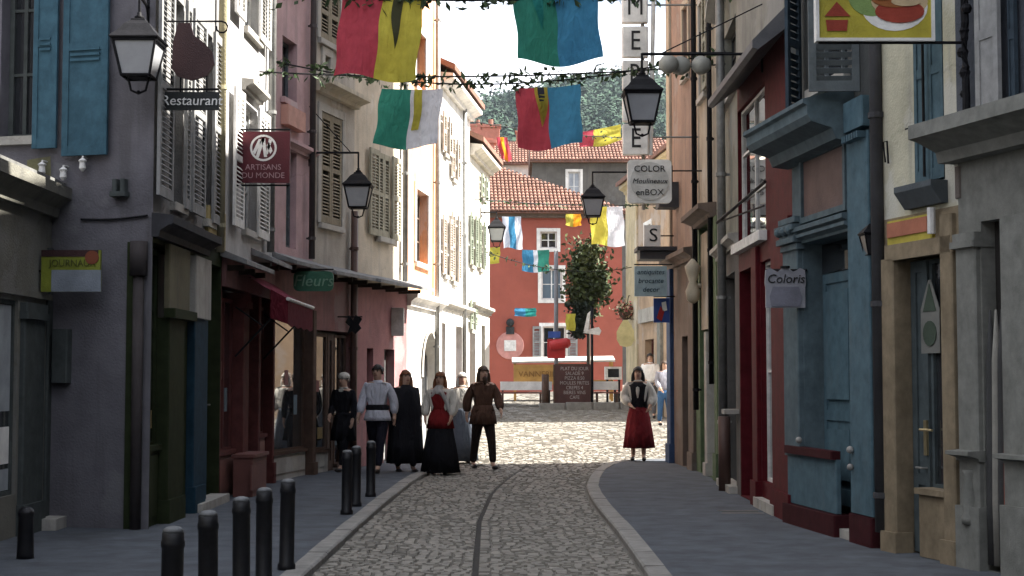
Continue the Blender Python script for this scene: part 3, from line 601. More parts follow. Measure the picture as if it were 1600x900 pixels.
o = f.pipe(1127, -80, 695, .062, ZINC, w=.12, z1=11.4); u = f.uz(1132, 720, .12)[0]; f.mk(MB().tube([(u, -.12, .05), (u, -.12, 1.05)], .085, 10), 'pipe_shoe', C('brown_pipe'), smooth=True)
f.pipe(1109, -80, 600, .04, IRON, z1=11.3)
# --- dark red shop house
DRED = woodp('dark_red_paint', (.085, .011, .015)); RDW = wallm('dull_stone_render', (.24, .23, .2))
f = house('dark_red_shop_house', 'house with a dark red shop front and tall upper window under a sloping hood', Q3, Q4, 11.5, 7, RDW)
P = lambda px, py=600, w=0: f.uz(px, py, w)[0]
uw0, uw1 = P(1153, 260), P(1196, 260); zt = f.uz(1175, 150)[1]; zb = f.uz(1175, 372)[1]; us0, us1 = P(1190, 600), P(1211, 600)
f.wall(zt + .35, 11.5, RDW, [(1.4, 2.2, 7, 8.6)]); f.window((1.4, 2.2, 7, 8.6), WHITEP, 2, 3, sill=STONE)
f.wall(-.3, zt + .35, DRED, [(uw0, uw1, zb, zt), (us0, us1, .35, zb - .35), (uw0 + .05, us0 - .45, .06, zb - .35)], 'painted_front')
w_ = f.window((uw0, uw1, zb, zt), WHITEP, 2, 3, .05, .04, SHOPGLASS); MB().cbox(uw0 - .04, uw1 + .06, -.1, .05, zb - .12, zb - .002).build('sill', WHITEP, w_)
f.window((us0, us1, .35, zb - .35), WHITEP, 1, 2, .06, .045, SHOPGLASS, name='shop_window'); door(f, uw0 + .06, us0 - .46, .07, zb - .36, DRED, .15, glass=None)
pier(f, us0 - .42, us0 - .06, .04, zb - .15, .05, DRED, base=.3); pier(f, us1 + .05, f.L - .02, .04, zb, .05, DRED, base=.3)
m = MB().profile([(.0, zt + .55), (-.40, zt + .14), (-.40, zt + .06), (-.34, zt + .04), (0, zt + .3)], uw0 + .1, f.L - .05); f.mk(m, 'sloping_hood', C('lead_sheet', (.10, .10, .105), rough=.6))
u0, z0 = f.uz(1160, 240, .05); f.mk(MB().tube([(uw1 + .15, -.03, zb + .55), (uw0 + .5, -.35, zb + .25)], .02, 6).tube([(uw1 + .05, -.03, zb + .28), (uw0 + .5, -.35, zb + .25)], .012, 6), 'flag_bracket', IRON)
f.box('threshold', us0 - .1, us1 + .3, .04, .16, -.1, .1, STONE)
# --- blue shop
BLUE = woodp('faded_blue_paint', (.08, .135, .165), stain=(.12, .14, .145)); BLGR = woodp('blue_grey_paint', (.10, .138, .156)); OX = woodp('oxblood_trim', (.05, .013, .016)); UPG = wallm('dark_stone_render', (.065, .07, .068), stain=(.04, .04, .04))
SHG = woodp('grey_louvre_paint', (.125, .143, .15)); LOUVD = woodp('dark_blue_louvre', (.045, .062, .078))
f = house('blue_shop_house', 'house with a faded blue wooden shop front, deep cornice and oxblood trim', Q4, Q5, 11.8, 7, UPG)
P = lambda px, py=600, w=0: f.uz(px, py, w)[0]
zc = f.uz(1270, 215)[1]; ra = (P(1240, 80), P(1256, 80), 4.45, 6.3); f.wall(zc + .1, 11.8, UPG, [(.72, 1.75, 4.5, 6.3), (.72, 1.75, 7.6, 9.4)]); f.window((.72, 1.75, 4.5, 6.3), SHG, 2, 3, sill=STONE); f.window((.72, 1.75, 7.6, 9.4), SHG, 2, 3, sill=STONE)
uh = f.uz(1344, 60)[0]; z0, z1 = at(1300, 146, 14.3).z, at(1300, -110, 14.3).z; f.shutter(uh, uh + .47, z0, z1, SHG, w=.01, single=True, tilt=R(-99), label='grey louvred shutter leaf standing out from the wall', pitch=.075)
uh = f.uz(1262, 60)[0]; f.shutter(uh - .14, uh + .2, z0, z1, LOUVD, w=.02, tilt=R(-42), label='dark blue louvred leaf standing ajar', pitch=.075)
f.pipe(1372, -80, 850, .06, C('dark_grey_paint'), w=.03, z1=11.6, z0=.2)
ut = P(1372, 600); zl = f.uz(1290, 372)[1]
f.wall(-.3, zc + .1, BLGR, [(P(1257), P(1336), .05, zl)], 'shop_wall', .35)
m = MB().profile([(0, zc - .22), (-.18, zc - .2), (-.22, zc - .1), (-.42, zc - .04), (-.46, zc + .02), (-.46, zc + .11), (-.5, zc + .13), (-.5, zc + .17), (0, zc + .3)], -.12, P(1335, 190)); cor = f.mk(m, 'cornice', BLGR)
de = MB().box(0, .035, -.2, -.12, zc - .28, zc - .22).mesh('dentil', BLUE); k = P(1338, 190)
f.box('end_block', P(1336, 190), ut, zc - .16, zc + .12, 0, .12, BLUE); k = P(1338, 190)
while k < ut - .05: link('dentil', de, cor, Matrix.Translation((k, .05, .02))); k += .065
pa = f.rect(1258, 1324, 240, 330); f.box('name_panel', *pa, 0, .02, C('faded_red_board', (.14, .09, .08), rough=.7)); q = MB(); t_ = .06
q.box(pa[0] - t_, pa[0], -.05, 0, pa[2] - t_, pa[3] + t_).box(pa[1], pa[1] + t_, -.05, 0, pa[2] - t_, pa[3] + t_).box(pa[0], pa[1], -.048, 0, pa[2] - t_, pa[2]).box(pa[0], pa[1], -.048, 0, pa[3], pa[3] + t_); f.mk(q, 'panel_frame', BLGR)
f.cornice(P(1256), P(1338), pa[2] - .22, .12, .12, BLGR, 'string_course'); f.cornice(P(1256), P(1338), zl + .0, .1, .09, BLGR, 'lintel_moulding')
cl = pier(f, P(1233), P(1256), .75, pa[2] - .1, .06, BLGR); cu0, cu1 = P(1231, 380), P(1257, 380); zz = f.uz(1244, 392)[1]
m = MB()
for k, (dz, w) in enumerate(((0, .09), (.07, .13), (.14, .1), (.2, .15), (.28, .11))): m.cbox(cu0 - .02 * (k % 2), cu1 + .02 * (k % 2), -w, 0, zz + dz, zz + dz + .06)
for k in range(3): m.ball((cu0 + (cu1 - cu0) * (k + .5) / 3, -.13, zz + .2), .05, 5)
m.build('carved_capital', BLGR, cl)
pier(f, P(1338), ut, .32, zc - .2, .07, BLUE); f.box('oxblood_plinth', P(1338) - .01, ut + .01, .04, .31, -.1, .09, OX)
# recessed door and panels of the blue shop
dl, dr = P(1257), P(1336); dm = dl + (dr - dl) * .62
for nm, a, b in (('door', dl + .02, dm), ('door', dm + .01, dr - .02)):
    d_ = door(f, a, b, .3, zl - .32, BLUE, .2, name=nm, handle=False)
    MB().box(a + .12, b - .12, .185, .2, .55, 1.05).box(a + .12, b - .12, .185, .2, 1.35, zl - .5).build('panel', BLUE, d_)
f.box('transom_light', dl, dr, zl - .31, zl - .01, -.24, -.2, GLASS); f.box('dark_gap', dr - .16, dr - .1, 1.2, 2.2, -.2, -.19, DARKIN)
lb = f.box('letter_box', dm + .1, dr - .06, 1.95, 2.05, -.2, -.12, BLGR)
f.box('oxblood_rail', P(1238), P(1312), .78, .86, .0, .1, OX); f.box('blue_stall_riser', P(1236), P(1312), .26, .78, 0, .05, BLUE); f.box('oxblood_plinth', P(1235) - .02, P(1316), .04, .25, -.1, .1, OX)
f.box('doorstep', P(1316), dr + .05, .04, .13, -.3, .05, STONE); KNOB = C('dull_knob', (.30, .29, .27), rough=.4); f.mk(MB().ball((P(1262), -.1, .93), .035, 6), 'knob', KNOB)
f.mk(MB().ball((P(1343), -.1, .9), .035, 6), 'knob', KNOB); f.mk(MB().ball((P(1343), -.1, .74), .032, 6), 'knob', KNOB)
# --- cream house with tan shop
CREAM2 = wallm('pale_cream_render', (.50, .475, .36), stain=(.33, .31, .235), stain_amt=.5); TAN = woodp('tan_shop_paint', (.25, .20, .135)); BSH = woodp('grey_blue_shutter', (.085, .135, .16)); GBD = woodp('grey_blue_door_paint', (.075, .092, .096))
f = house('cream_tan_shop_house', 'cream house with one grey blue shutter above a tan shop front', Q5, Q6, 12.8, 7, CREAM2)
P = lambda px, py=600, w=0: f.uz(px, py, w)[0]
zj = f.uz(1440, 332)[1]; ra = f.rect(1427, 1474, -60, 286); f.wall(zj, 12.8, CREAM2, [ra]); sh = f.window(ra, BSH, 2, 1, .1, pane=BSH)
mid = (ra[0] + ra[1]) / 2; f.shutter(ra[0] + .01, mid, ra[2] + .02, ra[3], BSH, w=-.03, slats=False); f.shutter(mid + .005, ra[1] - .01, ra[2] + .02, ra[3], BSH, w=-.03, slats=False)
q = MB().profile([(0, ra[2] - .2), (-.06, ra[2] - .2), (-.16, ra[2] - .06), (-.16, ra[2] - .01), (0, ra[2] - .01)], ra[0] - .08, ra[1] + .04); f.mk(q, 'sill', C('dark_slate_stone', (.09, .105, .115)))
f.mk(MB().tube([(mid, -.05, ra[2] + .05), (mid, -.05, ra[3])], .012, 6).tube([(ra[0] - .05, -.055, ra[2] + .5), (ra[1] + .1, -.055, ra[2] + .5)], .008, 5), 'shutter_bar', IRON)
u, z = f.uz(1388, 240); f.mk(MB().tube([(u, -.03, z - .08), (u, -.05, z + .1), (u + .07, -.05, z + .1), (u + .07, -.04, z - .1)], .009, 6), 'wall_hook', IRON)
u, z = f.uz(1497, 285); f.box('vent_slot', u - .04, u + .04, z - .13, z + .13, .002, .012, C('brown_render'))
dA, dB, dC, dD = P(1405), P(1431), P(1432), P(1479); zd = f.uz(1440, 398)[1]
f.wall(-.3, zj, TAN, [(dA, dD, .0, zd), (P(1499), f.L - .01, .05, zd)], 'shop_wall', .3)
fr = f.rect(1387, 1456, 340, 383, .03); fb = f.box('fascia_sign_board', fr[0], fr[1], fr[2], fr[3], 0, .04, C('yellow_board', (.46, .38, .06), rough=.6)); MB().box(fr[0] + .03, fr[1] - .04, -.055, -.041, fr[2] + .09, fr[3] - .02).build('sign_face', C('faded_orange_board', (.40, .15, .09), rough=.7), fb)
f.box('lintel', dA - .15, dD + .2, zd - .02, zd + .12, 0, .05, TAN); u, z = f.uz(1467, 347); f.mk(MB().tube([(u, -.07, z - .1), (u, -.07, z + .12)], .035, 8), 'door_lamp', WHITEP)
pier(f, P(1386), dA, .04, zd, .05, TAN, base=.18); pier(f, dD, P(1498), .04, zd + .3, .05, TAN, base=.2)
d_ = door(f, dA + .01, dB, .06, zd - .03, GBD, .12, split=.25); w_ = f.window((dC, dD - .005, .62, zd - .03), GBD, 1, 1, .14, .04, SHOPGLASS, name='shop_window')
r_ = f.box('stall_riser', dC, dD - .005, .05, .6, -.2, .0, TAN); MB().cbox(dC - .01, dD, -.04, .2, .58, .63).build('sill', TAN, r_)
ps = f.rect(1439, 1468, 437, 552, -.12); po = MB().plate([(ps[0], ps[2]), (ps[1], ps[2]), (ps[1], ps[2] + (ps[3] - ps[2]) * .6), ((ps[0] + ps[1]) / 2 + .02, ps[3]), ((ps[0] + ps[1]) / 2 - .02, ps[3]), (ps[0], ps[2] + (ps[3] - ps[2]) * .6)], .118, .125).build('poster', C('pale_poster', (.17, .17, .155)), w_)
e = (ps[1] - ps[0]); cx_ = (ps[0] + ps[1]) / 2; MB().plate([(ps[0] + e * .15, ps[2] + .36), (ps[1] - e * .15, ps[2] + .36), (cx_, ps[2] + .6)], .112, .117).build('poster_mark', C('poster_green', (.05, .07, .05)), w_)
MB().lathe([(.11, 0), (.11, .006)], 14).build('poster_mark', C('poster_green'), w_, Matrix.Translation((cx_, .116, ps[2] + .17)) @ Matrix.Rotation(R(90), 4, 'X'))
f.mk(MB().tube([(dB - .03, .12, 1.12), (dB - .03, .05, 1.12), (dB + .17, .05, 1.12)], .012, 6).box(dB - .06, dB - .01, .1, .12, .9, 1.2), 'door_handle', C('brass', (.5, .42, .25), metal=.8, rough=.35))
f.window((P(1499), f.L - .015, .4, zd), GBD, 1, 1, .1, .03, SHOPGLASS, name='shop_window')
# --- grey shop nearest on the right
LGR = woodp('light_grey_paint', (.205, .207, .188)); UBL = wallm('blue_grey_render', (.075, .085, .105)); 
f = house('grey_shop_house', 'pale grey pilastered shop under a heavy cornice at the right edge', Q6, Q7, 12.8, 7, UBL)
P = lambda px, py=600, w=0: f.uz(px, py, w)[0]
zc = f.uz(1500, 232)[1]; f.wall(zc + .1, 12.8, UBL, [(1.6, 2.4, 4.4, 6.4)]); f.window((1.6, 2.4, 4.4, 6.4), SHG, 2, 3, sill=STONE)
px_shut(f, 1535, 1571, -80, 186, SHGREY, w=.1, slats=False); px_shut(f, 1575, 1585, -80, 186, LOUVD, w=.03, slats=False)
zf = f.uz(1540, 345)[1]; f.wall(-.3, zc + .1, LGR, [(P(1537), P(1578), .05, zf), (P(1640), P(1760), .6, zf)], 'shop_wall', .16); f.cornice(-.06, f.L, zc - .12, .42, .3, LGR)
pier(f, P(1504), P(1535), .04, zf - .08, .05, LGR, base=.5, cap=.12); pier(f, P(1579), P(1640), .04, zf + .0, .08, LGR, base=.55, cap=.0)
for a, b in ((1505, 1534), (1580, 1640)): f.cornice(P(a) - .03, P(b) + .03, .9, .16, .08, LGR, 'dado_moulding')
f.mk(MB().lathe([(.07, 0), (.075, .05), (.05, .09), (.072, .22), (.045, .36), (.06, .4), (.06, .43)], 14, (P(1520), -.04, .40)), 'baluster', LGR, smooth=True)
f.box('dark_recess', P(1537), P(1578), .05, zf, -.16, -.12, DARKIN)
for k, (px, c) in enumerate(((1544, 'stripe_grey'), (1553, 'stripe_pale'), (1562, 'stripe_grey'), (1571, 'folded_red'))):
    mt = C(c, {'stripe_grey': (.05, .05, .05), 'stripe_pale': (.26, .25, .22), 'folded_red': (.22, .05, .03)}[c]); u = P(px); f.mk(MB().lathe([(.05, 0), (.055, .5), (.045, 1.2), (.04, 1.6), (.008, 2.0)], 10, (u, .03, .1)), 'folded_blind', mt, smooth=True)
f.window((P(1640), P(1760), .6, zf), LGR, 1, 1, .1, .05, SHOPGLASS, name='shop_window')
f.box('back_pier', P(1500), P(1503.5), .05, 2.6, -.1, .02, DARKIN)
c_ = f.uz(1527, 110)[0]; rr = random.Random(5); m = MB().tube([(c_ - .02 + rr.uniform(-.012, .012), -.1, 3.45 + k * .12) for k in range(40)], .032, 7)
for k in range(26): zq = 3.5 + k * .17; m.ball((c_ + rr.uniform(-.05, .03), -.1, zq), rr.uniform(.035, .055), 4)
f.mk(m, 'cable_bundle', IRON)
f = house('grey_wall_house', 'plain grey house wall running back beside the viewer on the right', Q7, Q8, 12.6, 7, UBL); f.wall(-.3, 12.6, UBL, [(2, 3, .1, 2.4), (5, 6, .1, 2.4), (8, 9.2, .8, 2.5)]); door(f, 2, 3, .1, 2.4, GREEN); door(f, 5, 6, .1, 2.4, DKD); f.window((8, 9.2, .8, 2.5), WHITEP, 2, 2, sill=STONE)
f = house('grey_end_house', 'tall plain house behind the low corner shop on the left', (-9, -6), (-9, 12), 11, 6, GREYV); f.wall(-.3, 11, GREYV, [(3, 4, 5, 6.6), (9, 10, 5, 6.6)]); f.window((3, 4, 5, 6.6), WHITEP, 2, 3, sill=STONE); f.window((9, 10, 5, 6.6), WHITEP, 2, 3, sill=STONE)

f = house('sky_block_house', 'unseen plain house added behind the viewer to block low sky light', (8, -9), (-10, -9), 11, 6, GREYS); f.wall(-.3, 11, GREYS, [(k, k + 1, z, z + 1.7) for k in (2, 6, 10, 14) for z in (1, 4.5, 7.8)])  # added out of view to keep low sky light off walls facing the camera
for k in (2, 6, 10, 14):
    for z in (1, 4.5, 7.8): f.window((k, k + 1, z, z + 1.7), WHITEP, 2, 3, sill=STONE)

# ================================================================== AROUND THE SQUARE
HO = wallm('apricot_render', (.42, .30, .2)); HY = wallm('straw_bounce_render', (.58, .48, .30))
f = house('apricot_house', 'apricot house with a corner strip tinted as bounced light beyond the right row', (3.62, 48), (4.35, 40), 7.6, 6, HO, rise=1.2)
P = lambda px, py=600, w=0: f.uz(px, py, w)[0]
r1 = f.rect(1008, 1018, 352, 384); d1 = (P(1008), P(1022), gz(44), gz(44) + 2.1); f.wall(0, 7.6, HO, [r1, d1]); f.window(r1, WHITEP, 2, 2, .08, sill=STONE, surround=WHITEW); door(f, *d1, REDB, .2, glass=GLASS)
f.box('bounce_strip', .0, P(998), .3, 7.5, .003, .06, HY); f.box('shop_fascia', P(1003), P(1035), 3.2, 3.6, 0, .12, STONE); f.box('shop_side', P(1032), P(1037), gz(42), 3.2, 0, .1, LGR); f.cornice(-.1, f.L, 7.35, .25, .25, HY)  # corner strip is paler: light bounced onto it is put into its colour
# --- red house closing the street
REDW = C('brick_red_render', (.33, .092, .064), rough=.9, stain=(.24, .065, .052), stain_amt=.35, var=.1, scale=1.2, streak=.3)
rh = house('red_house', 'brick red house with white framed windows and tiled hip roof closing the street', (-1.25, 56.8), (4.1, 57.05), 7.8, 7, REDW, roof=False); f = rh
P = lambda px, py=450, w=0: f.uz(px, py, w)[0]
wa = f.rect(844, 870, 362, 388); wb = f.rect(846, 878, 420, 468); wc = f.rect(848, 884, 510, 560); f.wall(0, 7.8, REDW, [wa, wb, wc])
f.window(wa, WHITEP, 2, 2, .08, surround=WHITEW); f.window(wb, WHITEP, 2, 2, .08, surround=WHITEW, pane=glassy('blue_pane', (.12, .16, .2), .1)); f.window(wc, WHITEP, 2, 2, .08, surround=WHITEW)
for a, b in ((832, 845), (887, 902)): f.shutter(P(a), P(b), wc[2], wc[3], SHGREY, w=.05)
f.box('eaves_board', -.2, f.L + .2, 7.55, 7.8, 0, .18, C('brown_render'))
def tiles(mb, o, ux, uy, cols, top, rad=.085, pit=.2, crs=.36):
    """rows of barrel tiles: o eave corner, ux along the eave, uy up the slope, top(u) length of the column"""
    nz_ = ux.cross(uy).normalized()
    for i in range(cols):
        u = (i + .5) * pit; Lc = top(u); s_ = 0; k = 0
        while s_ < Lc - .02:
            e = min(s_ + crs * 1.06, Lc); r0, r1 = rad * 1.06, rad * .86; ring = []
            for (t, rr_, up) in ((s_, r0, .03), (e, r1, .0)):
                for q in range(5):
                    a = math.pi * q / 4; ring.append(o + ux * (u + math.cos(a) * rr_) + uy * t + nz_ * (math.sin(a) * rr_ + up))
            mb.add(ring, [(q, q + 1, q + 6, q + 5) for q in range(4)] + [(4, 3, 2, 1, 0)]); s_ += crs
ux = Vector((1, 0, 0)); uy = Vector((0, 4.2, 2.3)).normalized(); mb_ = MB(); o = Vector((-.45, -.4, 7.74)); Lr = Vector((0, 4.2, 2.3)).length
topf = lambda u: Lr if u < 1.2 else max(.2, Lr * (1 - (u - 1.2) / (f.L + .75 - 1.2) * .98))
tiles(mb_, o, ux, uy, int((f.L + .7) / .15), topf, .065, .15, .3); xr = 1.2 + o.x; e1 = f.L + .3
rf = f.mk(MB().add([(o.x, -.42, 7.7), (e1, -.42, 7.7), (e1, 8, 7.7), (o.x, 8, 7.7), (o.x, 3.8, 10.0), (xr, 3.8, 10.0)], [(0, 1, 5, 4), (1, 2, 5), (2, 3, 4, 5), (3, 0, 4), (0, 3, 2, 1)]), 'roof', TILE)
tag(mb_.build('roof_tiles', TILE, rf), kind='stuff')
f.mk(MB().cbox(.15, .75, 4.2, 4.8, 9.2, 11.0).cbox(.08, .82, 4.13, 4.87, 11.0, 11.12).box(.2, .7, 4.25, 4.75, 11.12, 11.2), 'chimney', C('chimney_brick', (.42, .17, .12), island=.1))
u, z = f.uz(797, 540); pl = f.mk(MB().lathe([(.52, 0), (.5, .03)], 20, (0, 0, 0)), 'wall_plaque', C('rosy_plaque', (.52, .25, .22))); pl.matrix_basis = f.Mi @ Matrix.Translation((u, -.004, z)) @ Matrix.Rotation(R(90), 4, 'X')
MB().cbox(u - .22, u + .22, -.06, -.035, z - .2, z + .2).build('niche', WHITEP, f.root, f.Mi); MB().cbox(u - .15, u + .15, -.09, -.06, z + .42, z + .7).ball((u, -.08, z + .85), .15, 6).build('ornament', DKD, f.root, f.Mi)
# --- houses and roofs behind
def simple_house(name, label, x0, x1, y, z0, eave, d, wm, rise, wins=(), chim=None, pit=.17):
    f = house(name, label, (x0, y), (x1, y), eave, d, wm, roof=False); f.wall(z0, eave, wm, list(wins))
    for r in wins: f.window(r, WHITEP, 2, 2, .08, surround=WHITEW, pane=C('pale_sky_pane', (.35, .38, .42), rough=.3))
    rf = f.mk(MB().profile([(-.4, eave - .06), (-.4, eave), (d / 2, eave + rise), (d + .4, eave), (d + .4, eave - .06)], -.15, f.L + .15), 'roof', TILE); uy_ = Vector((0, d / 2 + .4, rise)); mb = MB()
    tiles(mb, Vector((-.15, -.42, eave)), Vector((1, 0, 0)), uy_.normalized(), int((f.L + .3) / pit), lambda u: uy_.length, pit * .43, pit, .5); tag(mb.build('roof_tiles', TILE, rf), kind='stuff')
    for (a, w, h) in chim or (): c = f.mk(MB().cbox(a, a + w, d / 2 - .4, d / 2 + .4, eave, eave + rise + h).cbox(a - .08, a + w + .08, d / 2 - .48, d / 2 + .48, eave + rise + h, eave + rise + h + .14), 'chimney', C('chimney_brick')); MB().tube([(a + w / 2, d / 2, eave + rise + h + .1), (a + w / 2, d / 2, eave + rise + h + .5)], .14, 8).build('chimney_pot', TILE, c)
    return f
SHADEW = wallm('dark_slate_hung_wall', (.12, .112, .10)); 
simple_house('slate_wall_house', 'dark walled house with one white window behind the red house roof', 1.0, 8.5, 74, 0, 12.1, 7, SHADEW, 1.6, [(1.72, 2.3, 10.2, 11.6)])
simple_house('tiled_house', 'house with faded tiled roof seen over the hip roof, left of the red flag', -1.9, 2.6, 82, 0, 13.1, 8, WHITEW, 1.7, [(.8, 1.6, 11.4, 12.4)], [(.2, 1.0, .9)])
simple_house('tiled_house', 'broad pink tiled house roof under the hillside on the right', 2.4, 9.6, 95, 0, 15.4, 9, CRW, 1.9, [], [(1.2, .7, .8)])
simple_house('tiled_house', 'small far house with a pale chimney at the foot of the hill', -3.6, 3.2, 108, 0, 17.4, 8, HO, 1.6, [], [(.6, 1.0, 1.1), (3.9, .5, .6)])
# --- wooded hill
def hz(x, y):
    t = max(0, min(1, (y - 150) / 420)); t = t * t * (3 - 2 * t)
    return t * (96 + 5 * math.sin(x * .021 + .6) + 3 * math.sin(x * .06) + .05 * x) - 1
m = MB(); nx, ny = 40, 24
for j in range(ny):
    for i in range(nx): x = -330 + 660 * i / (nx - 1); y = 140 + 640 * j / (ny - 1); m.v.append((x, y, hz(x, y)))
m.f = [(j * nx + i, j * nx + i + 1, (j + 1) * nx + i + 1, (j + 1) * nx + i) for j in range(ny - 1) for i in range(nx - 1)]
hill = struct('hill', m, surf('hill_grass', (.045, .065, .03), .95, .3, .05, .1, 1))
WOOD = surf('far_foliage', (.030, .058, .036), .95, .4, .12, .5, 1.2, island=.2, stain=(.014, .034, .028), stain_scale=.25)
m = MB(); rr = random.Random(11)
for k in range(5500):
    y = 165 + 470 * rr.random() ** .8; x = (rr.random() - .5) * y * .34
    s = rr.uniform(1.6, 3.8); z = hz(x, y); tall = 1.7 if rr.random() < .12 else 1.0
    for q in range(60):
        d = Vector((rr.gauss(0, 1), rr.gauss(0, 1), rr.gauss(0, 1))).normalized(); p = Vector((x + d.x * s * .8, y + d.y * s * .8, z + s * .9 * tall + d.z * s * .8 * tall))
        n = (d + Vector((rr.gauss(0, .22), rr.gauss(0, .22), rr.gauss(.25, .22)))).normalized(); a = n.orthogonal().normalized(); b = n.cross(a); e = s * rr.uniform(.1, .23)
        m.add([p - a * e, p - b * e * .8, p + a * e * .9, p + b * e], [(0, 1, 2, 3)])
tag(m.build('hillside_wood', WOOD), 'dark green wood covering the hillside', kind='stuff')
# the air between here and the hill
HZ = bpy.data.materials.new('air'); HZ.use_nodes = True; hn = HZ.node_tree.nodes; hn.remove(hn['Principled BSDF']); pv = hn.new('ShaderNodeVolumePrincipled'); pv.inputs['Color'].default_value = (.78, .88, 1, 1); pv.inputs['Density'].default_value = .00011; pv.inputs['Anisotropy'].default_value = .3
HZ.node_tree.links.new(pv.outputs[0], hn['Material Output'].inputs['Volume'])
tag(MB().box(-760, 760, -70, 3100, -3, 125).build('haze', HZ), 'thin blue summer haze', kind='stuff')
# ================================================================== STREET LAMPS
def lantern(label, top, s=1., wall=None, post=None, rz=0., group='black street lanterns', lift=.1, stay=None, gl=None, scroll=True):
    """top = finial tip; wall = point the bracket is fixed to; post = ground height"""
    t = thing('street_lantern', label, 'street lamp', (top[0], top[1], top[2] - .8 * s), rz, group); S = lambda pr: [(r * s * 1.414, z * s) for r, z in pr]; q = R(45)
    rf = MB().lathe(S([(.225, .50), (.235, .515), (.225, .53), (.175, .58), (.12, .66), (.07, .70), (.065, .72), (.05, .725)]), 4, rot=q).build('lamp_roof', IRON, t)
    MB().lathe([(.035 * s, .72 * s), (.05 * s, .745 * s), (.02 * s, .765 * s), (.025 * s, .785 * s), (.004 * s, .8 * s)], 10).build('finial', IRON, rf, smooth=True)
    m = MB(); a, b, z0, z1 = .205 * s, .135 * s, .5 * s, .16 * s
    for i in (-1, 1):
        for j in (-1, 1): m.tube([(a * i, a * j, z0), (b * i, b * j, z1)], .014 * s, 6)
    for w_, z_ in ((a, z0 - .012 * s), (b, z1)):
        for k in range(4):
            c1 = [(-w_, -w_), (w_, -w_), (w_, w_), (-w_, w_)][k]; c2 = [(w_, -w_), (w_, w_), (-w_, w_), (-w_, -w_)][k]; m.tube([(*c1, z_), (*c2, z_)], .015 * s, 6)
    m.build('lamp_frame', IRON, t); k_ = .985
    for i in range(4):
        M_ = Matrix.Rotation(i * math.pi / 2, 4, 'Z'); MB().quad((-b * k_, -b * k_, z1), (b * k_, -b * k_, z1), (a * k_, -a * k_, z0), (-a * k_, -a * k_, z0)).build('pane', gl or LAMPGLASS, t, M_)
    m = MB().lathe([(.1 * s, .145 * s), (.12 * s, .16 * s), (.1 * s, .165 * s)], 8); 
    if post is None:
        for i in (-1, 1): m.tube([(.1 * s * i, 0, .15 * s), (.07 * s * i, 0, .03 * s), (0, 0, .0)], .012 * s, 6)
        m.lathe([(.004, -.01 * s), (.025 * s, .01 * s), (.01, .03 * s)], 8)
    m.build('lamp_cage', IRON, t)
    if wall is not None:
        wv = mat_of(t).inverted() @ Vector(wall); h = .8 * s + lift; e = Vector((0, 0, h)); m = MB().tube([(wv.x, wv.y, h), (0, 0, h)], .018, 6).tube([(0, 0, h + .01), (0, 0, .79 * s)], .014, 6)
        d = Vector((wv.x, wv.y, 0)); m.tube([(wv.x, wv.y, h - .22), (wv.x, wv.y, h + .12)], .022, 6)
        if scroll: m.tube([d + Vector((0, 0, h - .2)) - d * (.45 * (1 - math.cos(k * .26))) + Vector((0, 0, .2 * math.sin(k * .26))) for k in range(7)], .011, 5)
        if stay: m.tube([d * 1.0 + Vector((0, 0, h + stay)), d * .15 + Vector((0, 0, h))], .008, 5)
        m.build('bracket', IRON, t)
    if post is not None:
        hp = t.location.z - post; MB().lathe([(.11, -hp), (.1, -hp + .35), (.06, -hp + .42), (.045, -hp + .9), (.035, .0), (.06, .03), (.04, .1), (.09, .15)], 10).build('lamp_post', IRON, t, smooth=True)
    return t
lantern('large dark lantern on the violet grey corner house', at(218, 18, 15.1), 1.03, (-3.74, 15.61, 0), lift=.16)
lantern('lantern on a long straight arm in front of the beige house', at(560, 262, 24.3), 1.0, (-3.24, 24.3, 0), lift=.24, stay=.75, scroll=False)
lantern('lantern hanging in front of the vertical letter sign', at(1003, 108, 18.0), 1.0, (2.97, 18.0, 0), lift=.18, stay=.6, scroll=False)
lantern('lantern hanging in front of the red house, left of the round white sign', at(926, 286, 27.8), .95, (2.92, 27.8, 0), lift=.2, scroll=False)
lantern('sunlit lantern on the last white house of the left row', at(776, 338, 39), 1.0, (-.80, 39, 0), lift=.1, scroll=True)
lantern('small lantern on a post beside the red house corner', at(755, 466, 42.2), .75, None, post=gz(42.2))
lantern('lantern fixed low on the blue shop pilaster', at(1366, 338, 13.9), .55, (3.30, 13.86, 0), lift=.03, gl=surf('dark_lamp_glass', (.03, .03, .032), .4))  # this one has darker panes than the other lanterns
# twin floodlights
t = thing('floodlight', 'pair of round grey floodlights on a bar above the right row', 'floodlight', (3.05, 21, 6.05)); MB().tube([(.0, 0, 0), (-.95, 0, 0)], .02, 6).tube([(-.45, 0, .0), (-.45, 0, .3)], .012, 6).build('bar', IRON, t)
FLD = C('flood_grey', (.30, .30, .27), rough=.6)
for dx, dy in ((-.88, -.05), (-.70, .05), (-.42, .02)):
    o = MB().lathe([(.04, .1), (.11, .07), (.135, -.05), (.125, -.08)], 14).build('lamp_head', FLD, t, Matrix.Translation((dx, dy, -.16)) @ Matrix.Rotation(R(100), 4, 'X') @ Matrix.Rotation(R(20), 4, 'Y'), smooth=True)
    MB().lathe([(.115, -.075), (.11, -.085)], 14).build('lens', LAMPGLASS, o)

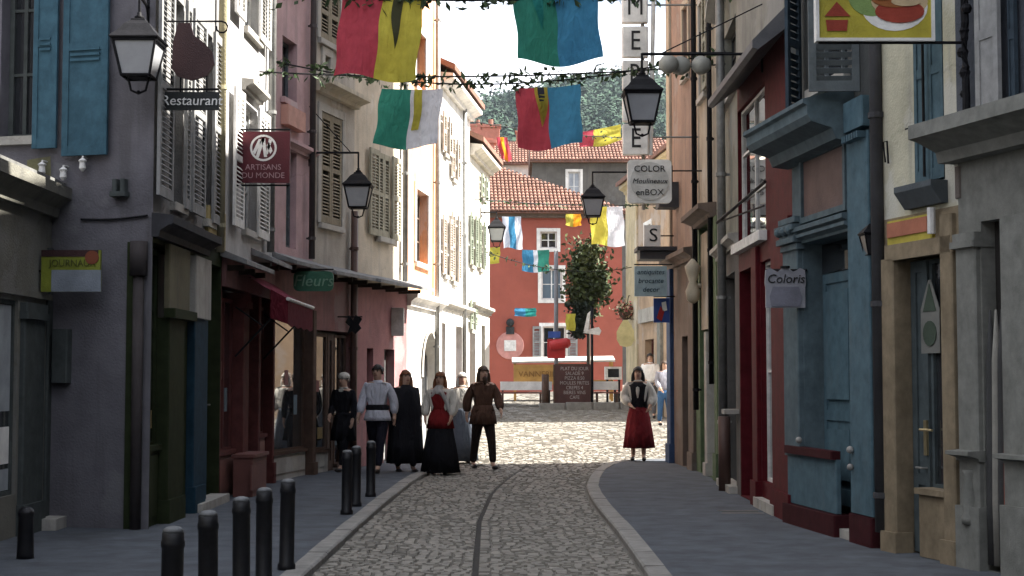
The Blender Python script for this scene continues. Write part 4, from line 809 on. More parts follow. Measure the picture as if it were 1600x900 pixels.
# ================================================================== BOLLARDS
BOL = surf('bollard_black', (.008, .008, .010), .5, .3, 20, .1, 60)
pm = MB().lathe([(.072, -.02), (.072, .04), (.06, .055), (.059, .60), (.064, .61), (.064, .635), (.059, .645), (.059, .685)], 16).mesh('post', BOL, True)
cm = MB().lathe([(.056, .685), (.053, .70), (.04, .712), (.018, .718)], 16).mesh('cap', surf('worn_cap', (.13, .135, .14), .45, .2, 20), True)
bl = [(-1.83, 8.33, 'nearest black bollard, at the bottom edge of the picture'), (-1.83, 9.35, 'second black bollard counted from the viewer'), (-1.82, 10.43, 'third black bollard counted from the viewer'), (-1.81, 11.3, 'fourth black bollard counted from the viewer'), (-1.79, 12.3, 'fifth black bollard, last of the near group'),
      (-1.85, 17.3, 'first black bollard of the far group of three'), (-1.86, 18.4, 'middle black bollard of the far group of three'), (-1.82, 19.9, 'last black bollard of the far group, in front of the walkers')]
for x, y, lb in bl:
    t = thing('bollard', lb, 'bollard', (x, y, .045), random.uniform(0, 1), 'black bollards along the left kerb'); link('post', pm, t); link('cap', cm, t); t.rotation_euler[0], t.rotation_euler[1] = random.uniform(-.014, .014), random.uniform(-.014, .014)
t = thing('bollard', 'short dark post by the cream corner shop', 'bollard', (-4.1, 13.05, .045)); MB().lathe([(.075, -.02), (.07, .05), (.062, .34), (.07, .38), (.06, .41)], 14).build('post', BOL, t, smooth=True); MB().lathe([(.058, .41), (.04, .43)], 14).build('cap', BOL, t)

# ================================================================== SIGNS
def board(name, label, p0, p1, Y, mat, th=.04, wall=None, rim=None, shape=None, cat='sign', bars=(0.0, 1.0), rz=0.):
    """hanging board facing the viewer; p0 top-left, p1 bottom-right in photo pixels at Y metres; wall = x of the wall"""
    a, b = at(*p0, Y), at(*p1, Y); cx, w, h = (a.x + b.x) / 2, b.x - a.x, a.z - b.z
    t = thing(name, label, cat, (cx, Y, b.z), rz); pts = shape(w, h) if shape else [(-w / 2, 0), (w / 2, 0), (w / 2, h), (-w / 2, h)]
    MB().plate(pts, -th / 2, th / 2).build('board', mat, t)
    if rim:
        e = .025; MB().box(-w / 2 - e, w / 2 + e, -th, th, h, h + e).box(-w / 2 - e, w / 2 + e, -th, th, -e, 0).box(-w / 2 - e, -w / 2, -th, th, 0, h).box(w / 2, w / 2 + e, -th, th, 0, h).build('rim', rim, t)
    if wall is not None:
        sx = wall - cx
        for k in bars: MB().tube([(sx, 0, h * k + (.03 if k >= 1 else -.03 if k <= 0 else 0)), (-math.copysign(w / 2, sx), 0, h * k + (.03 if k >= 1 else -.03 if k <= 0 else 0))], .013, 6).build('bracket', IRON, t)
    return t, w, h
def oval(w, h): return [(w / 2 * math.cos(2 * math.pi * k / 28), h / 2 + h / 2 * math.sin(2 * math.pi * k / 28)) for k in range(28)]
def rrect(r=.06):
    def fn(w, h):
        o = []
        for cx, cz, a in ((w / 2 - r, r, -90), (w / 2 - r, h - r, 0), (-w / 2 + r, h - r, 90), (-w / 2 + r, r, 180)):
            for k in range(5): o.append((cx + r * math.cos(R(a + k * 22.5)), cz + r * math.sin(R(a + k * 22.5))))
        return o
    return fn
t, w, h = board('restaurant_sign', 'small black sign lettered Restaurant under a dark bellied plate', (258, 144), (342, 172), 15.72, C('sign_black', (.015, .018, .018), rough=.5), .03, -3.66, bars=(1.0,)); text('lettering', 'Restaurant', TEXTW, .145, t, (0, -.02, h / 2), 1.0, shear=.1)
MB().plate([(x * .5, h + .12 + z * .5) for x, z in ((-.42, .25), (-.3, .08), (0, .0), (.32, .1), (.46, .35), (.42, .6), (.2, .82), (.02, .95), (-.05, 1.2), (-.3, 1.2), (-.4, .8))], -.02, .02).build('bellied_plate', C('sign_brown', (.05, .022, .022), rough=.45), t); [MB().tube([(q, 0, h), (q, 0, h + .2)], .01, 5).build('hanger', IRON, t) for q in (-.12, .15)]
MB().tube([(-.3, 0, h + .74)] + [(.3 + .06 * math.sin(k * .7), 0, h + .74 - .06 + .06 * math.cos(k * .7)) for k in range(8)], .01, 5).build('scroll', IRON, t)
t, w, h = board('fair_trade_sign', 'maroon square sign with a white round emblem above the red shop', (371, 206), (453, 286), 20, C('sign_maroon', (.10, .014, .022), rough=.45), .05, -3.63)
cz = h * .68; rr_ = .175; ring = MB()
for k in range(28):
    a, b = 2 * math.pi * k / 28, 2 * math.pi * (k + 1) / 28; ring.quad((rr_ * math.cos(a), -.028, cz + rr_ * math.sin(a)), (rr_ * math.cos(b), -.028, cz + rr_ * math.sin(b)), (rr_ * .84 * math.cos(b), -.028, cz + rr_ * .84 * math.sin(b)), (rr_ * .84 * math.cos(a), -.028, cz + rr_ * .84 * math.sin(a)))
for pts in ([(-.1, -.12), (-.06, -.13), (.02, .13), (-.03, .13)], [(-.03, .13), (.02, .13), (.05, -.12), (.01, -.12)], [(.03, -.1), (.06, -.08), (.11, .1), (.07, .12)], [(-.14, -.05), (-.11, -.09), (-.02, .1), (-.06, .12)], [(.09, -.08), (.12, -.04), (.07, .08), (.04, .03)]): ring.quad(*[(x, -.028, cz + z) for x, z in pts])
ring.build('emblem', TEXTW, t); TP = C('letter_rose', (.42, .26, .28)); text('lettering', 'ARTISANS', TP, .105, t, (0, -.03, h * .3), 1.0); text('lettering', 'DU MONDE', TP, .105, t, (0, -.03, h * .14), 1.0)
t, w, h = board('newspaper_sign', 'lime yellow board with a pale grey panel beside the cream corner shop', (66, 391), (157, 456), 15.45, C('sign_lime', (.22, .25, .03), rough=.5), .05, -4.77, bars=(.5,))
MB().box(-w * .32, w / 2 + .01, -.034, -.026, 0.0, h * .52).build('panel', C('sign_pale', (.24, .27, .31), rough=.5), t); MB().box(-w / 2, w / 2 - .02, -.03, -.026, h * .84, h).build('band', C('sign_brown'), t); MB().lathe([(.07, 0), (.07, .01)], 14).build('badge', C('sign_rust', (.2, .06, .03)), t, Matrix.Translation((w * .36, -.026, h * .82)) @ Matrix.Rotation(R(90), 4, 'X')); text('lettering', 'JOURNAUX', C('sign_olive', (.09, .1, .02)), .1, t, (0.02, -.03, h * .68), .9)
# vertical letter boxes
BOXW = C('letter_box_white', (.78, .77, .73), rough=.6); t = thing('letter_sign', 'vertical row of white letter boxes reading MERIE on the right', 'sign', (*at(993, 242, 25).xy, at(993, 242, 25).z)); zb = at(993, 242, 25).z
for ch, pt, pb in (('M', -12, 36), ('E', 43, 90), ('R', 96, 140), ('I', 146, 190), ('E', 195, 242)):
    z0, z1 = at(993, pb, 25).z - zb, at(993, pt, 25).z - zb; b_ = MB().cbox(-.21, .21, -.09, .09, z0, z1, .02).build('letter_box', BOXW, t); text('letter', ch, TEXTK, .46, b_, (0, -.095, (z0 + z1) / 2), .8)
ztop = at(993, -40, 25).z - zb; m = MB().tube([(.13, .05, -.9), (.13, .05, ztop)], .03, 8)
for k in (.3, ztop - .5): m.tube([(.1, .05, k), (3.06 - t.location.x, .05, k)], .016, 6)
m.build('mast', ZINC, t); MB().tube([(.25, .02, 0), (.32, .02, ztop)], .035, 8).build('conduit', BOXW, t)
t, w, h = board('paint_shop_sign', 'white rounded square sign with black lettering under the letter boxes', (980, 250), (1049, 318), 24.6, BOXW, .12, 3.07, shape=rrect(.07), bars=(.75,))
MB().lathe([(.31, 0), (.31, .012)], 28).build('disc', C('disc_grey', (.58, .58, .55)), t, Matrix.Translation((0, -.062, h / 2)) @ Matrix.Rotation(R(90), 4, 'X'))
for s_, z_, sz, sh in (('COLOR', .78, .14, 0), ('Moulineaux', .5, .115, .25), ('enBOX', .24, .14, 0)): text('lettering', s_, TEXTK, sz, t, (0, -.08, h * z_), 1.05, shear=sh)
t, w, h = board('pale_blue_sign', 'pale blue lettered sign hanging near the blue pilaster', (991, 416), (1042, 463), 27.4, C('sign_sky', (.34, .46, .50), rough=.6), .05, 2.93, bars=(1.0,))
for k, s_ in enumerate(('antiquites', 'brocante', 'decor')): text('lettering', s_, C('letter_navy', (.03, .06, .09)), .125, t, (0, -.03, h * (.8 - .29 * k)), 1.0, shear=.2)
t, w, h = board('enamel_sign', 'small blue enamel sign with red and white figures below the pale blue sign', (1021, 466), (1046, 504), 27.6, C('sign_blue', (.03, .07, .28), rough=.4), .04, 2.93, bars=(1.0,))
MB().plate([(-.09, .08), (.0, .02), (.05, .2), (-.02, .3)], -.028, -.022).build('red_mark', C('mark_red', (.35, .03, .03)), t); MB().plate([(.02, .2), (.1, .22), (.08, .38), (0, .36)], -.028, -.022).build('white_mark', TEXTW, t)
t, w, h = board('white_wall_sign', 'white projecting sign with a dark scroll, above the pale blue sign', (1006, 352), (1032, 385), 27.7, BOXW, .06, 2.93, bars=(.5,)); text('lettering', 'S', TEXTK, .34, t, (0.02, -.035, h / 2), 1.1)
m = MB().cbox(-.25, .45, -.3, .3, -.25, -.1).cbox(-.3, .5, -.35, .35, -.1, -.03); m.build('lamp_hood', C('dark_grey_paint'), t)
t, w, h = board('food_sign', 'yellow snack bar sign with pictured burger at the top right', (1277, -70), (1454, 61), 12.35, C('sign_yellow', (.42, .36, .04), rough=.5), .05, 3.7, rim=BOXW, bars=(.0, .5))
e = lambda cx, cz, a, b, y, nm, mt: MB().plate([(cx + a * math.cos(k * math.pi / 12), cz + b * math.sin(k * math.pi / 12)) for k in range(24)], y, y + .004).build(nm, mt, t)
FR, FB, FG, FC = C('food_red', (.30, .05, .03)), C('food_brown', (.30, .11, .035)), C('food_green', (.20, .30, .10)), C('food_cream', (.52, .40, .24))
e(.16, .26, .27, .2, -.029, 'picture', BOXW); e(-.02, .36, .2, .18, -.03, 'picture', FG); e(.2, .30, .23, .12, -.034, 'picture', FC); e(.2, .22, .2, .095, -.038, 'picture', FR); e(.16, .34, .2, .09, -.042, 'picture', FB); e(.25, .30, .12, .04, -.046, 'picture', FC); e(.05, .37, .1, .06, -.05, 'picture', FB)
MB().plate([(-.39, .06), (-.23, .06), (-.22, .15), (-.4, .15)], -.034, -.03).plate([(-.41, .18), (-.2, .18), (-.31, .3)], -.034, -.03).plate([(-.4, .33), (-.2, .33), (-.24, .42), (-.36, .42)], -.034, -.03).build('picture', FR, t)
def ornate(w, h):
    up = [(.5, .0), (.5, .5), (.52, .62), (.5, .95), (.38, 1.0), (.2, .9), (.08, 1.0), (-.08, 1.0), (-.2, .9), (-.38, 1.0), (-.5, .95), (-.52, .62), (-.5, .5), (-.5, 0)]
    return [(x * w, z * h) for x, z in up]
t, w, h = board('scrolled_sign', 'pale scroll topped sign between the dark red and blue shops', (1196, 419), (1258, 481), 15.9, C('sign_lilac', (.30, .30, .33), rough=.6), .04, 3.06, shape=ornate, bars=(.95,)); text('lettering', 'Coloris', TEXTK, .13, t, (0, -.026, h * .72), 1.0, shear=.2)
MB().plate([(x * w * .82, h * (.03 + z * .5)) for x, z in ((-.45, 0), (.45, 0), (.5, .5), (.4, 1), (-.4, 1), (-.5, .5))], -.03, -.021).build('panel', C('panel_lilac', (.2, .2, .24)), t); MB().tube([(.0, 0, h * 1.0), (.0, 0, h * 1.05)], .05, 8).build('hanger', IRON, t)
t, w, h = board('white_box_sign', 'white light box sign on the pink ground floor of the cream house', (612, 481), (631, 525), 28.2, WHITEP, .14, -2.2, bars=(.2, .8), shape=rrect(.02))
t, w, h = board('green_sign', 'rounded green sign with pale script under the canopy of the pink house', (459, 424), (521, 455), 23.2, C('sign_green', (.035, .12, .075), rough=.6), .06, -3.42, shape=rrect(.08), bars=(1.0,)); text('lettering', 'Fleurs', C('letter_pale_green', (.16, .28, .2)), .25, t, (0, -.04, h / 2), 1.0, shear=.2)
t, w, h = board('wrought_iron_sign', 'dark wrought iron sign on the beige house front', (540, 492), (566, 522), 25.6, IRON, .02, -2.92, bars=(.9,), shape=lambda w, h: [(x * w, z * h) for x, z in ((-.4, 0), (-.1, .15), (.1, 0), (.45, .3), (.3, .5), (.5, .8), (.1, 1), (-.05, .7), (-.3, 1), (-.5, .6), (-.25, .4))])
t, w, h = board('bell_shaped_sign', 'pale yellow bell shaped sign in front of the apricot house', (963, 500), (992, 541), 46.5, C('sign_primrose', (.62, .55, .28)), .06, 3.75, bars=(1.0,), shape=lambda w, h: [(x * w, z * h) for x, z in ((-.3, .02), (0, -.03), (.3, .02), (.48, .25), (.48, .55), (.3, .8), (.12, 1), (-.12, 1), (-.3, .8), (-.48, .55), (-.48, .25))])

# awning of the red shop
t = thing('awning', 'magenta folding awning over the red shop', 'awning', (-3.6, 20.0, 2.6)); AWN = cloth('magenta_canvas', (.17, .03, .05), .25); AWR = cloth('crimson_canvas', (.125, .018, .028), .2)
m = MB(); N = 8; pr = [(0.02, .40), (.68, .0)]
for k in range(N):
    a, b = 2.5 * k / N, 2.5 * (k + 1) / N; sg = lambda y, u: -.03 * math.sin(math.pi * u)
    for (u0, u1) in ((0, .5), (.5, 1)):
        f0 = lambda u, y: (.02 + .66 * u, y, .4 - .4 * u + sg(y, u)); m.quad(f0(u0, a), f0(u1, a), f0(u1, b), f0(u0, b))
m.build('canopy', AWN, t); m = MB()
for k in range(N): a, b = 2.5 * k / N, 2.5 * (k + 1) / N; za, zb_ = -.33 - .03 * (k % 2), -.33 - .03 * ((k + 1) % 2); m.quad((.68, a, za), (.68, b, zb_), (.68, b, 0), (.68, a, 0))
m.quad((.45, 0, -.25), (.68, 0, -.33), (.68, 0, 0), (.45, 0, .13)); m.build('valance', AWR, t); MB().tube([(.68, -.02, .0), (.68, 2.52, .0)], .025, 8).build('front_bar', WHITEP, t)
for y in (.1, 2.4): MB().tube([(.66, y, -.02), (-.02, y, -.75)], .014, 6).tube([(.35, y, -.36), (-.02, y, -.1)], .012, 6).build('arm', IRON, t)

# ================================================================== FLAGS AND GARLANDS
FL = {k: cloth('flag_' + k, c, .45) for k, c in dict(red=(.40, .06, .085), yellow=(.48, .43, .07), green=(.035, .20, .15), blue=(.055, .22, .38), white=(.58, .60, .66), orange=(.7, .28, .02), teal=(.03, .22, .2)).items()}
def flag(label, p0, p1, Y, cols, skew=0, strips=(), amp=.085, hang=0., group='two coloured banners hung across the street', ph=0., widths=None, rz=0.):
    a, b = at(*p0, Y), at(*p1, Y); W, H = abs(b.x - a.x), a.z - b.z
    t = thing('flag', label, 'flag', (a.x, Y, a.z), rz, group); n = len(cols); ws = widths or [1 / n] * n; x0 = 0
    pos = lambda x, v: (x + skew * W * v + .012 * math.sin(v * 9 + x * 4 + ph), amp * math.sin(x / W * 7 + v * 2.6 + ph) * (.25 + v) + .25 * amp * math.sin(v * 8 + ph), -v * H + hang * (x / W) * 1.0 - .02 * W * math.sin(math.pi * x / W) + .03 * v * math.sin(x / W * 5 + ph) * H)
    for c, wd in zip(cols, ws):
        m = MB(); nx, ny = 10, 14; xs_ = [W * (x0 + wd * i / nx) for i in range(nx + 1)]
        m.v = [pos(x, j / ny) for j in range(ny + 1) for x in xs_]; m.f = [(j * (nx + 1) + i, (j + 1) * (nx + 1) + i, (j + 1) * (nx + 1) + i + 1, j * (nx + 1) + i + 1) for j in range(ny) for i in range(nx)]
        m.build(c + '_cloth', FL[c], t, smooth=True); x0 += wd
    for (u, wd, ln, c, pt) in strips:
        m = MB(); ny = 10
        for j in range(ny + 1):
            v = ln * j / ny; k = wd / 2 * ((1 - (j / ny) ** 2) if pt else 1) + .002
            for s_ in (-1, 1): p = pos(W * (u + s_ * k), v); m.v.append((p[0], p[1] - .03, p[2]))
        m.f = [(2 * j, 2 * j + 2, 2 * j + 3, 2 * j + 1) for j in range(ny)]; m.build('hanging_ribbon', FL[c] if c in FL else C(c), t)
    return t
C('ribbon_dark', (.05, .05, .02)); C('ribbon_black', (.02, .02, .03))
flag('large red and yellow banner at the top, left of the sky', (534, -8), (662, 118), 17, ('red', 'yellow'), -.1, [(.70, .13, .62, 'ribbon_dark', True)], hang=-.03, ph=.3)
flag('large green and blue banner at the top, right of the sky', (800, -28), (930, 98), 17, ('green', 'blue'), .08, [(.3, .14, .6, 'teal', True)], hang=.03, ph=1.9)
flag('green and white banner with a yellow ribbon, below the red and yellow one', (595, 138), (692, 228), 21.5, ('green', 'white'), -.1, [(.62, .12, .68, 'yellow', False)], ph=2.2)
flag('red and blue banner with a yellow pointed ribbon in front of the hill', (806, 138), (906, 232), 22.5, ('red', 'blue'), .04, [(.40, .2, .62, 'yellow', True), (.40, .1, .5, 'ribbon_black', True)], ph=3.1, hang=.06)
flag('yellow and white banner beside the lantern on the red house', (922, 322), (974, 383), 36, ('yellow', 'white'), .04, ph=.7)
flag('small red and yellow banner by the sunlit lantern', (743, 386), (782, 411), 44, ('red', 'yellow'), -.05, ph=1.2, amp=.03)
flag('small blue and green banner between the red house windows', (816, 390), (858, 424), 50, ('blue', 'white', 'green'), .0, ph=2.5, widths=(.42, .16, .42), amp=.05)
flag('white and blue pennant folded by the wind at the left of the red house', (784, 338), (814, 388), 50, ('white', 'blue', 'white'), .1, amp=.1, ph=.2)
flag('blue and teal bunting low on the red house wall', (804, 481), (838, 494), 53, ('blue', 'teal'), .0, amp=.08, ph=1.4)
flag('tiny yellow cloth hanging by the tree', (884, 490), (899, 516), 47, ('yellow',), .0, amp=.04, ph=.4)
flag('waving red and orange striped flag over the roofs on the left', (775, 214), (792, 250), 42, ('red', 'orange', 'red'), .5, amp=.12, ph=.9, group='flags waving over the roofs')
flag('waving red and yellow flag over the roofs on the right', (905, 206), (970, 232), 42, ('red', 'yellow'), .0, amp=.14, ph=1.3, group='flags waving over the roofs', hang=.22, widths=(.35, .65))
flag('yellow swag draped under the hip roof eaves', (884, 334), (908, 353), 54, ('yellow', 'orange'), .0, amp=.1, ph=2.0)
LEAF = surf('garland_leaf', (.045, .075, .03), .7, .4, 30, island=.4)
def garland(label, A, B, sag, r=.07, n=240, seed=1):
    A, B = Vector(A), Vector(B); t = thing('leaf_garland', label, 'garland', A, 0, 'leaf garlands carrying the flags'); rr = random.Random(seed)
    pt = lambda q: (B - A) * q - Vector((0, 0, sag * 4 * q * (1 - q))); MB().tube([pt(k / 24) for k in range(25)], .012, 5).build('cord', IRON, t); m = MB()
    for k in range(n):
        q = rr.random(); dens = .5 + .5 * math.sin(q * 40 + seed)
        if rr.random() > .25 + .75 * (.5 + .5 * math.sin(q * 57 + seed * 2)): continue
        c = pt(q) + Vector((rr.gauss(0, .03), rr.gauss(0, r * .5), rr.gauss(0, r * .8) * (.3 + dens) - .01)); a = Vector((rr.gauss(0, 1), rr.gauss(0, 1), rr.gauss(0, 1))).normalized(); b = a.cross(Vector((rr.gauss(0, 1), rr.gauss(0, 1), rr.gauss(0, 1)))).normalized(); L, w = rr.uniform(.05, .09), rr.uniform(.02, .035)
        m.add([c - a * L, c + b * w, c + a * L, c - b * w], [(0, 1, 2, 3)])
    tag(m.build('leaves', LEAF, t), kind='stuff'); return t
garland('leaf garland carrying the two large banners at the top', (-3.62, 17, at(500, -22, 17).z + .06), (2.97, 17, at(1100, -34, 17).z), .24, seed=2, n=420)
garland('leaf garland carrying the green and white banner', (-3.6, 21.5, at(440, 112, 21.5).z), (3.02, 21.5, at(1140, 100, 21.5).z), .12, seed=3, n=330)
garland('leaf garland carrying the red and blue banner before the hill', (-3.56, 22.5, at(420, 95, 22.5).z), (3.07, 22.5, at(1125, 80, 22.5).z), .42, seed=4, n=420)
garland('thin far garland carrying the yellow and white banner', (-1.1, 36, at(728, 310, 36).z), (4.6, 43, at(1040, 312, 42).z), .1, seed=5, n=120)
garland('thin far garland in front of the red house windows', (-.68, 40.3, 4.9), (3.72, 47, 5.0), .3, seed=6, n=140)
garland('high far garland carrying the waving flags', (-1.0, 37.2, 7.85), (4.36, 40, 7.9), .15, seed=8, n=100)
# leaf hoop on the right lamp arm
# ================================================================== THE SMALL SQUARE
def tree(name, label, base, h, crown_c, crown_r, leafm, n=2600, seed=1, lean=(0, 0), leaf=.09):
    t = thing(name, label, 'tree', base); rr = random.Random(seed); C_ = Vector(crown_c)
    tr = MB().tube([(lean[0] * k / 5, lean[1] * k / 5, C_.z * k / 5) for k in range(6)], .075, 8, .04)
    for k in range(7):
        a = rr.random() * 6.28; z = C_.z * rr.uniform(.8, 1.0); d = Vector((math.cos(a) * crown_r[0], math.sin(a) * crown_r[1], crown_r[2] * rr.uniform(-.3, .9))) * .75
        tr.tube([(lean[0], lean[1], z * .98), C_ * .5 + Vector((lean[0], lean[1], z)) * .5 + d * .3, C_ + d], .03, 6, .008)
    tr.build('trunk', C('bark', (.05, .04, .03), rough=.9), t, smooth=True)
    clumps = [(C_ + Vector((rr.gauss(0, .45) * crown_r[0], rr.gauss(0, .45) * crown_r[1], rr.gauss(0, .5) * crown_r[2])), rr.uniform(.14, .3)) for _ in range(34)]; m = MB()
    for k in range(n):
        c, s = rr.choice(clumps); p = c + Vector((rr.gauss(0, s), rr.gauss(0, s), rr.gauss(0, s * .9))); a = Vector((rr.gauss(0, 1), rr.gauss(0, 1), rr.gauss(0, 1))).normalized(); b = a.cross(Vector((rr.gauss(0, 1), rr.gauss(0, 1), rr.gauss(0, 1)))).normalized(); L = leaf * rr.uniform(.6, 1.2)
        m.add([p - a * L, p + b * L * .55, p + a * L, p - b * L * .55], [(0, 1, 2, 3)])
    m.build('crown', leafm, t); return t
p = at(918, 0, 48.5); gl = gz(48.5)
tree('small_tree', 'small dense green tree in front of the red house', (p.x, 48.5, gl), 5, (0, 0, at(918, 440, 48.5).z - gl), (.36, .38, .95), surf('tree_leaf', (.05, .068, .022), .7, .4, 6, island=.5, stain=(.13, .11, .02), stain_scale=1.2), 5200, 4, leaf=.1)
# hanging dark foliage bundle under the crown
p = at(905, 505, 48.1); t = thing('ivy_bundle', 'dark ivy bundle hanging below the tree crown', 'plant', p); m = MB(); rr = random.Random(9)
for k in range(700):
    q = Vector((rr.gauss(0, .13), rr.gauss(0, .12), rr.uniform(-.45, .65))); q.x *= 1 + q.z * .5; a = Vector((rr.gauss(0, 1), rr.gauss(0, 1), rr.gauss(0, 1))).normalized(); b = a.cross(Vector((0, 1, .3))).normalized(); m.add([q - a * .09, q + b * .04, q + a * .09, q - b * .04], [(0, 1, 2, 3)])
m.build('foliage', surf('ivy_leaf', (.012, .02, .012), .7, .4, 8, island=.4), t); MB().tube([(.28, .3, .9), (0, 0, .3), (0, 0, -.3)], .02, 6).build('stem', C('bark'), t)
def pole(name, label, px, Y, pt, r, mat): b = at(px, 500, Y); t = thing(name, label, 'post', (b.x, Y, gz(Y))); MB().tube([(0, 0, -.05), (0, 0, at(px, pt, Y).z - gz(Y))], r, 10).lathe([(r * 2, -.02), (r * 2, .04), (r, .08)], 12).build('post', mat, t, smooth=True); return t
t = pole('grey_mast', 'tall grey mast carrying a small red and a blue plate', 869, 48, 392, .065, C('mast_grey', (.17, .17, .18), rough=.6)); zr = lambda v: at(869, v, 48).z - gz(48)
MB().lathe([(.02, -.32), (.14, -.3), (.17, -.1), (.16, .25), (.1, .34), (.02, .35)], 14).build('red_drum', C('signal_red', (.46, .03, .03), rough=.5), t, Matrix.Translation((.1, -.1, zr(538))) @ Matrix.Rotation(R(80), 4, 'Y')); MB().cbox(-.25, .13, -.12, -.09, zr(528), zr(518)).build('blue_plate', C('plate_blue', (.05, .1, .35)), t); MB().cbox(-.28, .28, -.075, -.07, zr(560), zr(530)).build('red_plate', C('signal_red'), t)
t = pole('sign_post', 'thin dark post with two white direction arrows', 925, 46.5, 480, .04, IRON); zr = lambda v: at(925, v, 46.5).z - gz(46.5)
MB().plate([(-.28, zr(520)), (.22, zr(524)), (.28, zr(517)), (.2, zr(511)), (-.05, zr(514))], -.08, -.05).build('arrow', WHITEP, t); MB().plate([(-.26, zr(518)), (-.12, zr(520)), (-.05, zr(486)), (-.14, zr(490))], -.1, -.08).build('arrow', WHITEP, t)
# menu board
Y = 46.8; a = at(867, 571, Y); b = at(922, 629, Y); t = thing('menu_board', 'big maroon menu board covered in white writing', 'sign', ((a.x + b.x) / 2, Y, gz(Y)), R(3)); w = b.x - a.x; h = a.z - gz(Y)
MB().box(-w / 2, w / 2, -.03, .03, .08, h).build('board', C('board_maroon', (.085, .038, .035), rough=.6), t); MB().box(-w / 2 - .05, -w / 2, -.04, .04, 0, h + .03).box(w / 2, w / 2 + .05, -.04, .04, 0, h + .03).box(-w / 2, w / 2, -.038, .038, h, h + .05).build('frame', C('brown_shop_paint'), t)
for k, s_ in enumerate(('PLAT DU JOUR', 'SALADE 9', 'PIZZA 8.50', 'MOULES FRITES', 'CREPES 4', 'BIERES VINS', 'CAFE')): text('lettering', s_, C('chalk', (.36, .33, .32)), .15, t, (.06, -.035, h - .1 - k * .145), .86)
# stall
Y = 50.5; a = at(800, 565, Y); b = at(960, 565, Y); g0 = gz(Y); t = thing('market_stall', 'long wooden market stall with honey coloured front board', 'stall', ((a.x + b.x) / 2, Y, g0)); w = b.x - a.x; zt = a.z - g0; HON = C('honey_wood', (.42, .24, .07), rough=.6)
for x in (-w / 2 + .1, -.2, w / 2 - .1): MB().box(x - .04, x + .04, -.3, -.22, -.03, zt).build('leg', HON, t); MB().box(x - .04, x + .04, .5, .58, -.03, zt).build('leg', HON, t)
MB().add([(-w / 2, -.4, zt), (w / 2, -.4, zt + .05), (w / 2, .7, zt + .2), (-w / 2, .7, zt + .15), (-w / 2, -.4, zt - .06), (w / 2, -.4, zt - .01), (w / 2, .7, zt + .15), (-w / 2, .7, zt + .1)], [(0, 1, 2, 3), (7, 6, 5, 4), (0, 4, 5, 1), (1, 5, 6, 2), (2, 6, 7, 3), (3, 7, 4, 0)]).build('roof_sheet', C('sheet_white', (.42, .40, .36)), t)
MB().cbox(-w / 2 + .05, -w / 2 + 1.6, -.36, -.31, zt - .75, zt - .1).build('front_board', HON, t); MB().cbox(-w / 2 + .05, w / 2 - .05, -.3, .5, .62, .68).build('counter', HON, t)
text('lettering', 'VANNERIE', C('letter_umber', (.2, .1, .03)), .26, t, (-w / 2 + .82, -.37, zt - .42), 1.0)
WT = C('table_white', (.8, .8, .78), rough=.5); RB = C('bench_red', (.15, .055, .042), rough=.6)
def table(label, px, Y, w, d=.7):
    p = at(px, 600, Y); t = thing('cafe_table', label, 'table', (p.x, Y, gz(Y)), 0, 'white cafe tables'); MB().cbox(-w / 2, w / 2, -d / 2, d / 2, .70, .74).build('table_top', WT, t); MB().box(-w / 2 + .004, w / 2 - .004, -d / 2 + .004, -d / 2 + .012, .48, .70).build('cloth', WT, t)
    for i in (-1, 1):
        for j in (-1, 1): MB().tube([(i * (w / 2 - .08), j * (d / 2 - .08), -.02), (i * (w / 2 - .08), j * (d / 2 - .08), .7)], .02, 6).build('leg', IRON, t)
def bench(label, px, Y, w):
    p = at(px, 600, Y); t = thing('bench', label, 'bench', (p.x, Y, gz(Y)), 0, 'red benches at the tables'); MB().cbox(-w / 2, w / 2, -.17, .17, .40, .45).build('seat', RB, t)
    for i in (-1, 1): MB().box(i * (w / 2 - .1) - .03, i * (w / 2 - .1) + .03, -.15, .15, -.03, .4).build('leg', C('brown_shop_paint'), t)
table('long white table left of the menu board', 822, 47.6, 1.6); table('white table right of the menu board', 941, 47.8, .95); bench('red bench in front of the long white table', 815, 46.9, 1.35); bench('red bench under the white table on the right', 948, 47.0, .8)
Y = 49.6; p = at(958, 583, Y); t = thing('white_crate', 'white framed box by the red bench on the right', 'box', (p.x, Y, gz(Y))); z0, z1 = at(958, 593, Y).z - gz(Y), at(958, 573, Y).z - gz(Y); MB().box(-.27, .27, -.2, .2, z0, z0 + .07).box(-.27, .27, -.2, .2, z1 - .07, z1).box(-.27, -.18, -.2, .2, z0 + .07, z1 - .07).box(.18, .27, -.2, .2, z0 + .07, z1 - .07).build('frame', WHITEP, t); MB().box(-.18, .18, -.1, .2, z0 + .07, z1 - .07).build('inside', DKD, t); [MB().box(q, q + .06, -.15, .15, -.03, z0).build('leg', IRON, t) for q in (-.22, .16)]
# low stone edging of the square
t = thing('stone_edging', 'low grey stone edging in front of the tables', 'kerb', (2.2, 45.6, gz(45.6))); k = -1.4
while k < 2.2: MB().cbox(k, k + .78, -.22, .22, -.1, .2 + random.uniform(-.02, .02), .04).build('stone', KERBM, t); k += .8
